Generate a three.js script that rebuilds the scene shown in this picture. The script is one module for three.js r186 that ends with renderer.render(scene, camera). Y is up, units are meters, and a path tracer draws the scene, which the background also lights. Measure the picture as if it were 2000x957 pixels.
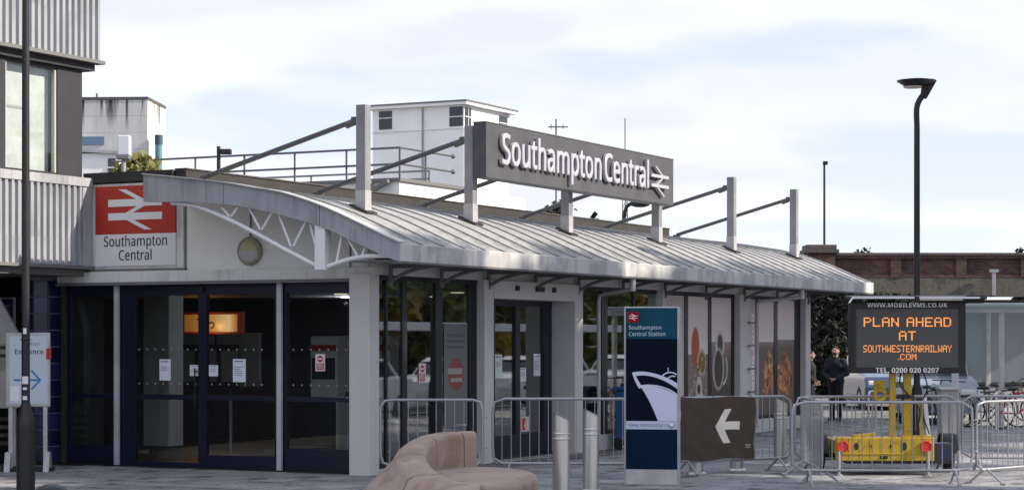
import * as THREE from 'three';
import { mergeGeometries } from 'three/addons/utils/BufferGeometryUtils.js';
import { RoundedBoxGeometry } from 'three/addons/geometries/RoundedBoxGeometry.js';
import { TextGeometry } from 'three/addons/geometries/TextGeometry.js';
import { FontLoader } from 'three/addons/loaders/FontLoader.js';
import { MarchingCubes } from 'three/addons/objects/MarchingCubes.js';

// ------------------------------------------------------------------ camera, sky, sun, exposure
// world frame: x runs along the long shop front of the station, z points out of it, the corner pier is the origin
const W = 1024, H = 489;
const scene = new THREE.Scene();
const ASP = W / H;
const vFovFull = 2 * Math.atan(0.5 * 957 / 4000) * 180 / Math.PI;
const camera = new THREE.PerspectiveCamera(vFovFull, ASP, 0.5, 3000);
camera.position.set(-24.19, 1.85, 14.556);
camera.lookAt(-24.19 + 0.889029, 1.85, 14.556 - 0.45785);
camera.setViewOffset(2000, 957, 0, -186.5, 2000, 957);        // lens shifted upwards, verticals stay upright
scene.add(camera);

const rng = (s) => () => { s |= 0; s = s + 0x6D2B79F5 | 0; let t = Math.imul(s ^ s >>> 15, 1 | s); t = t + Math.imul(t ^ t >>> 7, 61 | t) ^ t; return ((t ^ t >>> 14) >>> 0) / 4294967296; };
function hash2(x, y, s) { let h = Math.imul(x, 374761393) + Math.imul(y, 668265263) + Math.imul(s, 1274126177) | 0; h = Math.imul(h ^ h >>> 13, 1274126177); return ((h ^ h >>> 16) >>> 0) / 4294967296; }
const smooth = (t) => t * t * (3 - 2 * t);
function vnoise(x, y, s, per = 0) {
  const xi = Math.floor(x), yi = Math.floor(y), fx = smooth(x - xi), fy = smooth(y - yi);
  const w = (v) => per ? ((v % per) + per) % per : v;
  const a = hash2(w(xi), w(yi), s), b = hash2(w(xi + 1), w(yi), s), c = hash2(w(xi), w(yi + 1), s), d = hash2(w(xi + 1), w(yi + 1), s);
  return a + (b - a) * fx + (c - a) * fy + (a - b - c + d) * fx * fy;
}
function fbm(x, y, s, oct = 5, per = 0) { let v = 0, a = 0.5, n = 0; for (let o = 0; o < oct; o++) { v += a * vnoise(x, y, s + o, per); n += a; x *= 2; y *= 2; per *= 2; a *= 0.5; } return v / n; }
const clamp = (v, a = 0, b = 1) => Math.min(b, Math.max(a, v));
const sstep = (a, b, v) => smooth(clamp((v - a) / (b - a)));

{ // bright broken cloud over pale blue
  const w = 2048, h = 1024, d = new Float32Array(w * h * 4);
  for (let j = 0; j < h; j++) {
    const el = ((j + 0.5) / h - 0.5) * Math.PI, sy = Math.sin(el), cy = Math.cos(el);
    for (let i = 0; i < w; i++) {
      const az = ((i + 0.5) / w - 0.5) * 2 * Math.PI, k = (j * w + i) * 4;
      let r, g, b;
      if (sy < -0.06) { r = 0.30; g = 0.30; b = 0.31; }
      else {
        const yy = Math.max(sy, 0) + 0.10, px = Math.cos(az) * cy / yy, pz = Math.sin(az) * cy / yy;
        const q = fbm(px * 0.5 + 7.1, pz * 0.5 + 3.3, 11, 4) - 0.5, q2 = fbm(px * 1.7 + 1.1, pz * 1.7 + 8.3, 17, 4) - 0.5;
        const n = fbm(px * 1.1 + q * 1.6 + q2 * 0.5 + 40.9, pz * 1.1 + q * 1.6 - q2 * 0.5 + 21.4, 23, 7);
        const n2 = fbm(px * 2.3 - q + q2 * 0.8 + 4.2, pz * 2.3 + q2 + 9.7, 57, 7);
        const cloud = clamp(sstep(0.40, 0.62, n) * 0.66 + sstep(0.42, 0.66, n2) * 0.5 - 0.04);
        const hz = Math.exp(-Math.max(sy, 0) * 16);
        const bl = [0.355 + 0.16 * hz, 0.405 + 0.13 * hz, 0.525 + 0.05 * hz];
        const shade = sstep(0.44, 0.66, n2 * 0.6 + n * 0.4) * 0.30 * (1 - hz * 0.5);          // thick bellies of the clouds
        const cl = [0.565 - shade * 0.50, 0.565 - shade * 0.48, 0.58 - shade * 0.26];
        r = bl[0] + (cl[0] - bl[0]) * cloud; g = bl[1] + (cl[1] - bl[1]) * cloud; b = bl[2] + (cl[2] - bl[2]) * cloud;
      }
      d[k] = r; d[k + 1] = g; d[k + 2] = b; d[k + 3] = 1;
    }
  }
  const sky = new THREE.DataTexture(d, w, h, THREE.RGBAFormat, THREE.FloatType);
  sky.mapping = THREE.EquirectangularReflectionMapping; sky.magFilter = THREE.LinearFilter; sky.minFilter = THREE.LinearFilter;
  sky.wrapS = THREE.RepeatWrapping; sky.needsUpdate = true;
  scene.background = sky; scene.environment = sky;
}
const sun = new THREE.DirectionalLight(0xfff3e2, 3.3);
sun.position.set(0.30 * 90, 0.62 * 90, 0.95 * 90); sun.target.position.set(0, 0, 0);
sun.shadow.radius = 1.5;
sun.shadow.mapSize.set(4096, 4096);
Object.assign(sun.shadow.camera, { left: -70, right: 70, top: 70, bottom: -70, near: 1, far: 300 });
scene.add(sun, sun.target);

const renderer = new THREE.WebGLRenderer({ antialias: true });
renderer.setSize(W, H);
renderer.toneMapping = THREE.LinearToneMapping;
renderer.toneMappingExposure = 2.08;
renderer.shadowMap.enabled = true;

// ------------------------------------------------------------------ helpers
const V = (x, y, z) => new THREE.Vector3(x, y, z);
const used = new Map();
function numbered(n) { const k = used.get(n) || 0; used.set(n, k + 1); return k ? `${n}_${String(k).padStart(3, '0')}` : n; }
function boxUV(g) {
  const p = g.attributes.position, n = g.attributes.normal, uv = new Float32Array(p.count * 2);
  for (let i = 0; i < p.count; i++) {
    const ax = Math.abs(n.getX(i)), ay = Math.abs(n.getY(i)), az = Math.abs(n.getZ(i));
    if (ay >= ax && ay >= az) { uv[2 * i] = p.getX(i); uv[2 * i + 1] = p.getZ(i); }
    else if (ax >= az) { uv[2 * i] = p.getZ(i); uv[2 * i + 1] = p.getY(i); }
    else { uv[2 * i] = p.getX(i); uv[2 * i + 1] = p.getY(i); }
  }
  g.setAttribute('uv', new THREE.BufferAttribute(uv, 2));
}
function join(gs, keepUV) {
  gs = (Array.isArray(gs) ? gs : [gs]).map((g) => {
    const o = g.index ? g.toNonIndexed() : g.clone();
    for (const k of Object.keys(o.attributes)) if (!['position', 'normal'].concat(keepUV ? ['uv'] : []).includes(k)) o.deleteAttribute(k);
    if (!o.attributes.normal) o.computeVertexNormals();
    o.morphAttributes = {};
    return o;
  });
  const m = gs.length > 1 ? mergeGeometries(gs) : gs[0];
  if (!keepUV) boxUV(m);
  return m;
}
function part(name, gs, m, parent, o = {}) {
  const me = new THREE.Mesh(o.ready ? gs : join(gs, o.uv), m);
  me.name = parent === scene ? numbered(name) : name;
  if (o.label) me.userData.label = o.label;
  if (o.kind) me.userData.kind = o.kind;
  parent.add(me);
  return me;
}
function tag(o, label, category, group) { o.userData.label = label; o.userData.category = category; if (group) o.userData.group = group; return o; }
function thing(name, label, category, pos = [0, 0, 0], ry = 0, group) {
  const g = new THREE.Group(); g.name = numbered(name); g.position.set(...pos); g.rotation.y = ry; scene.add(g);
  return tag(g, label, category, group);
}
function copy(src, label, pos, ry, group) {
  const c = src.clone(); c.name = numbered(src.name.replace(/_\d{3}$/, '')); c.userData = { ...src.userData };
  if (label) c.userData.label = label; if (group) c.userData.group = group;
  if (pos) c.position.set(...pos); if (ry !== undefined) c.rotation.y = ry;
  scene.add(c); return c;
}
function box(w, h, d, x = 0, y = 0, z = 0, ry = 0, rx = 0, rz = 0) {
  const g = new THREE.BoxGeometry(w, h, d); if (rx) g.rotateX(rx); if (rz) g.rotateZ(rz); if (ry) g.rotateY(ry); return g.translate(x, y, z);
}
const bb = (x0, x1, y0, y1, z0, z1) => box(Math.abs(x1 - x0), Math.abs(y1 - y0), Math.abs(z1 - z0), (x0 + x1) / 2, (y0 + y1) / 2, (z0 + z1) / 2);
function rbb(x0, x1, y0, y1, z0, z1, r = 0.01, seg = 2) {
  return new RoundedBoxGeometry(Math.abs(x1 - x0), Math.abs(y1 - y0), Math.abs(z1 - z0), seg, r).translate((x0 + x1) / 2, (y0 + y1) / 2, (z0 + z1) / 2);
}
function rod(a, b, r, seg = 8, r2 = r) {
  a = Array.isArray(a) ? V(...a) : a; b = Array.isArray(b) ? V(...b) : b;
  const d = b.clone().sub(a), g = new THREE.CylinderGeometry(r2, r, d.length(), seg);
  g.applyQuaternion(new THREE.Quaternion().setFromUnitVectors(V(0, 1, 0), d.normalize()));
  return g.translate((a.x + b.x) / 2, (a.y + b.y) / 2, (a.z + b.z) / 2);
}
function bar(a, b, w, h) { // rectangular bar
  a = V(...a); b = V(...b); const d = b.clone().sub(a), L = d.length(), g = new THREE.BoxGeometry(w, L, h);
  g.applyQuaternion(new THREE.Quaternion().setFromUnitVectors(V(0, 1, 0), d.normalize()));
  return g.translate((a.x + b.x) / 2, (a.y + b.y) / 2, (a.z + b.z) / 2);
}
function pipe(pts, r, rad, closed = false, seg = 8) { // tube with rounded corners
  pts = pts.map((p) => V(...p)); const cp = new THREE.CurvePath(), n = pts.length; let prev = null, first = null;
  for (let i = 0; i < n; i++) {
    const p = pts[i];
    if (!closed && (i === 0 || i === n - 1)) { if (prev) cp.add(new THREE.LineCurve3(prev, p)); prev = p; continue; }
    const a = pts[(i + n - 1) % n], b = pts[(i + 1) % n];
    const s = p.clone().add(a.clone().sub(p).setLength(rad)), e = p.clone().add(b.clone().sub(p).setLength(rad));
    if (prev) cp.add(new THREE.LineCurve3(prev, s)); else first = s;
    cp.add(new THREE.QuadraticBezierCurve3(s, p, e)); prev = e;
  }
  if (closed) cp.add(new THREE.LineCurve3(prev, first));
  return new THREE.TubeGeometry(cp, Math.max(16, n * 10), r, seg, closed);
}
const lathe = (pts, seg = 24) => new THREE.LatheGeometry(pts.map((p) => new THREE.Vector2(...p)), seg);
function poly(pts, depth, bevel = 0) {
  const s = new THREE.Shape(pts.map((p) => new THREE.Vector2(...p)));
  return new THREE.ExtrudeGeometry(s, { depth, bevelEnabled: bevel > 0, bevelSize: bevel, bevelThickness: bevel, bevelSegments: 2 });
}
const lin = (r, g, b) => new THREE.Color().setRGB(r, g, b);

// ------------------------------------------------------------------ textures
function tex(w, h, fn, rep = 1, srgb = true) {
  const d = new Uint8Array(w * h * 4);
  for (let j = 0; j < h; j++) for (let i = 0; i < w; i++) {
    let c = fn(i / w, j / h); if (typeof c === 'number') c = [c, c, c];
    for (let k = 0; k < 3; k++) d[(j * w + i) * 4 + k] = clamp(c[k]) * 255; d[(j * w + i) * 4 + 3] = 255;
  }
  const t = new THREE.DataTexture(d, w, h); t.wrapS = t.wrapT = THREE.RepeatWrapping; t.magFilter = THREE.LinearFilter; t.minFilter = THREE.LinearMipmapLinearFilter; t.generateMipmaps = true;
  if (srgb) t.colorSpace = THREE.SRGBColorSpace; if (Array.isArray(rep)) t.repeat.set(...rep); else t.repeat.set(rep, rep); t.needsUpdate = true; return t;
}
function print(w, h, draw) {
  const c = document.createElement('canvas'); c.width = w; c.height = h; const g = c.getContext('2d'); draw(g, w, h);
  const t = new THREE.CanvasTexture(c); t.colorSpace = THREE.SRGBColorSpace; return t;
}
const T = {};
T.mottle = tex(512, 512, (u, v) => 0.80 + 0.2 * fbm(u * 8, v * 8, 3, 5, 8) + 0.06 * (fbm(u * 64, v * 64, 9, 2, 64) - 0.5), 0.45);
T.faint = tex(512, 512, (u, v) => 0.93 + 0.07 * fbm(u * 8, v * 8, 13, 5, 8), 0.2);
T.streak = tex(512, 512, (u, v) => { const s = fbm(u * 48, v * 3, 5, 4, 0) , m = fbm(u * 8, v * 4, 15, 4, 8); return 0.98 - 0.10 * sstep(0.5, 0.8, s) - 0.12 * sstep(0.45, 0.8, m); }, [0.35, 0.3]);
T.fascia = tex(512, 512, (u, v) => { const s = fbm(u * 40, v * 4, 26, 3, 0), m = fbm(u * 9, v * 9, 27, 5, 9); return 0.95 - 0.14 * sstep(0.5, 0.74, m) - 0.10 * sstep(0.56, 0.8, s); }, 0.3);
T.lichen = tex(1024, 1024, (u, v) => {
  const m = fbm(u * 6, v * 6, 21, 5, 6), f = fbm(u * 48, v * 48, 22, 3, 48), s = fbm(u * 90, v * 5, 25, 3, 0);
  const k = 0.98 - 0.20 * sstep(0.46, 0.72, m * 0.55 + f * 0.45) - 0.10 * sstep(0.5, 0.75, s) - 0.14 * (f - 0.5);
  return [k, k * 0.985, k * 0.955];
}, 0.28);
T.paver = tex(512, 512, (u, v) => { const a = fbm(u * 6, v * 6, 31, 5, 6), f = vnoise(u * 200, v * 200, 33, 200), gx = Math.floor(u * 14), gy = Math.floor(v * 14), gd = Math.hypot(u * 14 - gx - 0.2 - 0.6 * hash2(gx, gy, 35), v * 14 - gy - 0.2 - 0.6 * hash2(gx, gy, 36)); if (gd < 0.10 && hash2(gx, gy, 37) > 0.45) return 0.52; return 0.70 + 0.28 * a + 0.10 * (f - 0.5) - 0.25 * sstep(0.66, 0.75, fbm(u * 10, v * 10, 38, 4, 10)); }, 0.3);
T.asphalt = tex(512, 512, (u, v) => { const a = fbm(u * 5, v * 5, 41, 5, 5), f = vnoise(u * 256, v * 256, 43, 256); return 0.72 + 0.2 * a + 0.22 * (f - 0.5); }, 0.25);
T.concrete = tex(1024, 1024, (u, v) => {
  const j = (((u * 12) % 1) < 0.03 || ((v * 16) % 1) < 0.04) ? 0.90 : 1, drip = sstep(0.50, 0.74, fbm(u * 30, v * 5.0, 52, 5, 0)) * sstep(0.87, 0.995, v - 0.05 * (fbm(u * 9, 1, 58, 3, 0) - 0.4)) * 0.62;
  return (0.85 + 0.15 * fbm(u * 10, v * 10, 51, 5, 10) - drip) * j;
}, 1);
T.brick = tex(1024, 1024, (u, v) => { // 4.5 m x 2.4 m of brickwork
  const row = Math.floor(v * 32), uu = u * 20 + (row % 2 ? 0.5 : 0), col = Math.floor(uu), fx = uu - col, fy = v * 32 - row;
  const n = hash2(col % 20, row, 61), big = fbm(u * 5, v * 5, 62, 4, 5);
  if (fx < 0.05 || fy < 0.13) return [0.50, 0.45, 0.43];
  const k = 0.72 + 0.35 * n - 0.45 * (big - 0.4);
  return [0.56 * k, 0.37 * k, 0.345 * k];
}, [1 / 4.5, 1 / 2.4]);
T.grime = tex(512, 512, (u, v) => { const k = 0.97 - 0.13 * sstep(0.56, 0.78, fbm(u * 10, v * 10, 73, 5, 10)) - 0.12 * fbm(u * 40, v * 40, 74, 3, 40); return [k, k * 0.98, k * 0.94]; }, 0.9);
T.steel = tex(256, 512, (u, v) => 0.93 + 0.07 * vnoise(u * 60, v * 4, 71, 0), [3, 1]);
T.bench = tex(512, 512, (u, v) => { const m = fbm(u * 5, v * 5, 81, 5, 5), f = vnoise(u * 180, v * 180, 82, 180), s = 0.5 * sstep(0.58, 0.75, fbm(u * 4, v * 4, 86, 5, 4)); return [0.86 + 0.14 * m + 0.06 * (f - 0.5) - s * 0.2, 0.84 + 0.15 * m + 0.06 * (f - 0.5) - s * 0.24, 0.82 + 0.16 * m + 0.06 * (f - 0.5) - s * 0.3]; }, 0.7);
T.fabric = tex(256, 256, (u, v) => 0.78 + 0.3 * fbm(u * 6, v * 6, 91, 4, 6), 1.3);
T.bumpFine = tex(256, 256, (u, v) => fbm(u * 24, v * 24, 95, 3, 24), 0.8, false);
T.bark = tex(256, 256, (u, v) => 0.5 + 0.6 * fbm(u * 24, v * 5, 97, 4, 0), 0.8);

const std = (c, roughness, metalness = 0, o = {}) => new THREE.MeshStandardMaterial({ color: c, roughness, metalness, ...o });
const matt = (c, o) => new THREE.MeshPhysicalMaterial({ color: c, roughness: 1, specularIntensity: 0.12, ...o });
const M = {
  panel: std(lin(0.85, 0.85, 0.82), 0.6, 0, { map: T.faint }),          // off-white wall boards
  band: std(lin(0.72, 0.72, 0.70), 0.55, 0, { map: T.streak }),
  pier: std(lin(0.66, 0.65, 0.635), 0.6, 0, { map: T.faint }),
  canopyEdge: std(lin(0.38, 0.39, 0.43), 0.5, 0.0, { map: T.streak }),
  canopyFascia: std(lin(0.60, 0.60, 0.605), 0.6, 0.0, { map: T.fascia }),
  roof: std(lin(0.335, 0.345, 0.365), 0.65, 0.0, { map: T.lichen }),
  post: std(lin(0.29, 0.29, 0.31), 0.5, 0, { map: T.mottle }),
  postBase: std(lin(0.50, 0.50, 0.51), 0.5, 0, { map: T.mottle }),
  trussPaint: std(lin(0.82, 0.82, 0.84), 0.45),
  steelPaint: std(lin(0.58, 0.58, 0.58), 0.5, 0, { map: T.mottle }),
  rod: std(lin(0.10, 0.10, 0.105), 0.45, 0.2),
  under: std(lin(0.15, 0.15, 0.15), 0.6, 0),
  felt: std(lin(0.045, 0.043, 0.042), 0.9, 0, { map: T.mottle }),
  black: std(lin(0.012, 0.012, 0.013), 0.5),
  lampBlack: std(lin(0.016, 0.016, 0.018), 0.42, 0, { map: T.mottle }),
  navy: std(lin(0.004, 0.006, 0.026), 0.4),
  navyDark: std(lin(0.005, 0.006, 0.012), 0.45),
  mullion: std(lin(0.62, 0.62, 0.68), 0.45, 0, { map: T.mottle }),
  tile: [0.7, 1, 1.35].map((k) => std(lin(0.018 * k, 0.024 * k, 0.085 * k), 0.18)),
  grout: std(lin(0.22, 0.22, 0.27), 0.9),
  clad: std(lin(0.33, 0.345, 0.375), 0.5, 0.0, { map: T.streak }),
  cladTrim: std(lin(0.40, 0.41, 0.43), 0.5, 0, { map: T.streak }),
  slate: std(lin(0.028, 0.029, 0.036), 0.55, 0, { map: T.mottle }),
  signGrey: std(lin(0.092, 0.094, 0.104), 0.5, 0, { map: T.mottle }),
  letter: std(lin(0.42, 0.42, 0.47), 0.4, 0),
  red: std(lin(0.42, 0.020, 0.012), 0.45),
  white: std(lin(0.72, 0.72, 0.74), 0.5),
  blackText: std(lin(0.02, 0.02, 0.03), 0.6),
  render: std(lin(0.88, 0.88, 0.865), 0.8, 0, { map: T.faint }),
  concrete: std(lin(0.72, 0.72, 0.70), 0.9, 0, { map: T.concrete }),
  brick: std(lin(0.40, 0.47, 0.48), 0.9, 0, { map: T.brick }),
  concreteDark: std(lin(0.12, 0.115, 0.107), 0.9, 0, { map: T.lichen }),
  coping: std(lin(0.10, 0.095, 0.085), 0.9, 0, { map: T.lichen }),
  galv: std(lin(0.46, 0.47, 0.49), 0.42, 0.55, { map: T.mottle }),
  stainless: std(lin(0.66, 0.645, 0.62), 0.34, 0.9, { map: T.steel }),
  yellow: std(lin(0.60, 0.41, 0.012), 0.5, 0, { map: T.grime }),
  lampRed: std(lin(0.62, 0.03, 0.02), 0.25),
  tyre: std(lin(0.02, 0.02, 0.02), 0.85),
  bench: std(lin(0.40, 0.315, 0.27), 0.75, 0, { map: T.bench, bumpMap: T.bumpFine, bumpScale: 0.0015 }),
  paver: matt(lin(0.46, 0.455, 0.45), { map: T.paver, bumpMap: T.bumpFine, bumpScale: 0.003 }),
  asphalt: std(lin(0.10, 0.10, 0.10), 0.9, 0, { map: T.asphalt }),
  wood: std(lin(0.12, 0.08, 0.05), 0.8, 0, { map: T.bark }),
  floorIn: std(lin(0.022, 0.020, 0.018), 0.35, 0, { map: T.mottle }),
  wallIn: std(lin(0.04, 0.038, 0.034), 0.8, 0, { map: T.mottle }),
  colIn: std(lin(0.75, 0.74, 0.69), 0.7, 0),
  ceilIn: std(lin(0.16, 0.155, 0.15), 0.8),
  glass: new THREE.MeshPhysicalMaterial({ color: lin(0.80, 0.84, 0.84), roughness: 0.015, transmission: 1, thickness: 0, ior: 2.2 }),
  glassDoor: new THREE.MeshPhysicalMaterial({ color: lin(0.9, 0.92, 0.92), roughness: 0.02, transmission: 1, thickness: 0, ior: 1.5 }),
  poly: new THREE.MeshPhysicalMaterial({ color: lin(0.62, 0.66, 0.69), roughness: 0.3, transmission: 0.75, thickness: 0, ior: 1.4 }),
  winDark: std(lin(0.03, 0.035, 0.045), 0.08),
  grey: std(lin(0.40, 0.40, 0.41), 0.55, 0, { map: T.mottle }),
  blueBin: std(lin(0.03, 0.09, 0.26), 0.5),
  skin: std(lin(0.45, 0.27, 0.20), 0.6),
  cloth: std(lin(0.009, 0.011, 0.022), 0.95, 0, { map: T.fabric }),
  clothB: std(lin(0.012, 0.012, 0.016), 0.95, 0, { map: T.fabric }),
  hair: std(lin(0.018, 0.012, 0.009), 0.9),
};
const font = await new FontLoader().loadAsync('fonts/droid/droid_sans_bold.typeface.json');
const fontR = await new FontLoader().loadAsync('fonts/droid/droid_sans_regular.typeface.json');
function text(str, size, depth, f = fontR, sx = 1, bevel = 0) {
  const g = new TextGeometry(str, { font: f, size, depth, curveSegments: 5, bevelEnabled: bevel > 0, bevelSize: bevel, bevelThickness: bevel, bevelSegments: 1 });
  g.computeBoundingBox(); g.translate(-g.boundingBox.min.x, 0, 0); if (sx !== 1) g.scale(sx, 1, 1); g.computeBoundingBox(); return g;
}
const wid = (g) => { g.computeBoundingBox(); return g.boundingBox.max.x; };
function arrows(w, h, t, depth) { // twin-arrow railway symbol, w x h, origin bottom left
  const sx = w / 62, sy = h / 39, k = t / sx / 2 * 1.25;
  const P = (pts, d) => poly(pts.map(([x, y]) => [x * sx, (39 - y) * sy]), d);
  const ty = t / sy / 2;
  const seg = (x0, y0, x1, y1, d) => P([[x0 - k, y0], [x0 + k, y0], [x1 + k, y1], [x1 - k, y1]], d);
  return [P([[0, 13 - ty], [62, 13 - ty], [62, 13 + ty], [0, 13 + ty]], depth), P([[0, 26 - ty], [62, 26 - ty], [62, 26 + ty], [0, 26 + ty]], depth),
    seg(16, 0, 46, 14, depth * 0.93), seg(46, 12.6, 16, 26.4, depth * 0.96), seg(16, 25, 46, 39, depth * 0.93)];
}
const CAM = -1.0952;                                              // turn of a thing whose front looks towards the photographer's side

// ------------------------------------------------------------------ setting: ground, plaza, road
{
  const g = new THREE.PlaneGeometry(1600, 1600, 4, 4).rotateX(-Math.PI / 2).translate(0, -0.14, 0);
  part('ground', g, M.asphalt, scene).userData.kind = 'structure';
  const plaza = part('plaza', [bb(-40, 70, -0.139, -0.012, -60, 10.2)], matt(lin(0.26, 0.255, 0.25), { map: T.paver }), scene);
  plaza.userData.kind = 'structure';
  // paving slabs that show in front of the station
  const R = rng(5), tones = [];
  for (let i = 0; i < 7; i++) { const k = 0.88 + 0.04 * i; tones.push(matt(lin(0.39 * k, 0.388 * k, 0.40 * k), { map: T.paver })); }
  const sgs = [0, 1, 2, 3, 4, 5, 6, 7].map((k) => { const g = join([rbb(-0.295, 0.295, -0.05, 0, -0.445, 0.445, 0.006, 1)]), u = g.attributes.uv; for (let i = 0; i < u.count; i++) u.setXY(i, u.getX(i) + k * 1.37, u.getY(i) + k * 2.11 + 0.4); return g; });
  const cand = [];
  for (let i = -26; i < 70; i++) for (let j = -6; j < 11; j++) {
    const x = i * 0.6 + 0.3, z = j * 0.9 + 0.45 + (((i % 2) + 2) % 2 ? 0.45 : 0);
    if (x > 0.2 && z < 0.5) continue; if (z < -4.7 && x > 0) continue; if (x > -0.2 && z < 0.4) continue;
    const dx = x + 24.19, dz = z - 14.556, D = 0.889 * dx - 0.4579 * dz, X = 0.4579 * dx + 0.889 * dz;
    const inView = D > 24.2 && Math.abs(X / D) < 0.262;
    cand.push([inView ? D : D + 1000, x, z, R()]);
  }
  cand.sort((a, b) => a[0] - b[0]);
  const rest = [];
  cand.forEach(([d, x, z, r], i) => {
    if (i < 290 && d < 1000) {
      const m = new THREE.Mesh(sgs[Math.floor(r * 97) % 8], tones[Math.floor(r * 7)]); m.name = i ? `paving_slab_${String(i).padStart(3, '0')}` : 'paving_slab';
      m.position.set(x, (r - 0.5) * 0.003, z); m.rotation.y = (r * 7 % 1 - 0.5) * 0.006; plaza.add(m);
    } else rest.push([x, z, r]);
  });
  for (let k = 0; k < 8; k++) {
    const mine = rest.filter((q) => Math.floor(q[2] * 97) % 8 === k), im = new THREE.InstancedMesh(sgs[k], M.paver, mine.length); im.name = 'paving_slabs'; im.userData.kind = 'stuff';
    mine.forEach(([x, z, r], i) => { im.setMatrixAt(i, new THREE.Matrix4().setPosition(x, (r - 0.5) * 0.003, z)); im.setColorAt(i, new THREE.Color().setScalar(0.84 + 0.2 * r)); });
    plaza.add(im);
  }
  part('road', [bb(-200, 260, -0.139, -0.125, 10.5, 18)], M.asphalt, scene).userData.kind = 'structure';
  const kerb = part('kerb', [bb(-40, 70, -0.13, 0.0, 10.2, 10.5)], std(lin(0.35, 0.35, 0.34), 0.9, 0, { map: T.paver }), scene); kerb.userData.kind = 'structure';
}

// ------------------------------------------------------------------ station building
const prof = [[1.0, 3.12, 2.88], [0.76, 3.22, 2.96], [0.33, 3.41, 3.14], [-0.2, 3.63, 3.36], [-0.81, 3.82, 3.53], [-1.31, 3.91, 3.64], [-1.73, 3.985, 3.71], [-2.28, 4.06, 3.76], [-2.7, 4.11, 3.775], [-3.16, 4.16, 3.79]];
const topC = new THREE.SplineCurve(prof.map((p) => new THREE.Vector2(p[0], p[1])));
const botC = new THREE.SplineCurve(prof.map((p) => new THREE.Vector2(p[0], p[2])));
const roofY = (z) => { for (let i = 1; i < prof.length; i++) if (z >= prof[i][0]) { const t = (z - prof[i][0]) / (prof[i - 1][0] - prof[i][0]); return prof[i][1] + t * (prof[i - 1][1] - prof[i][1]); } return 4.16; };

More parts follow.
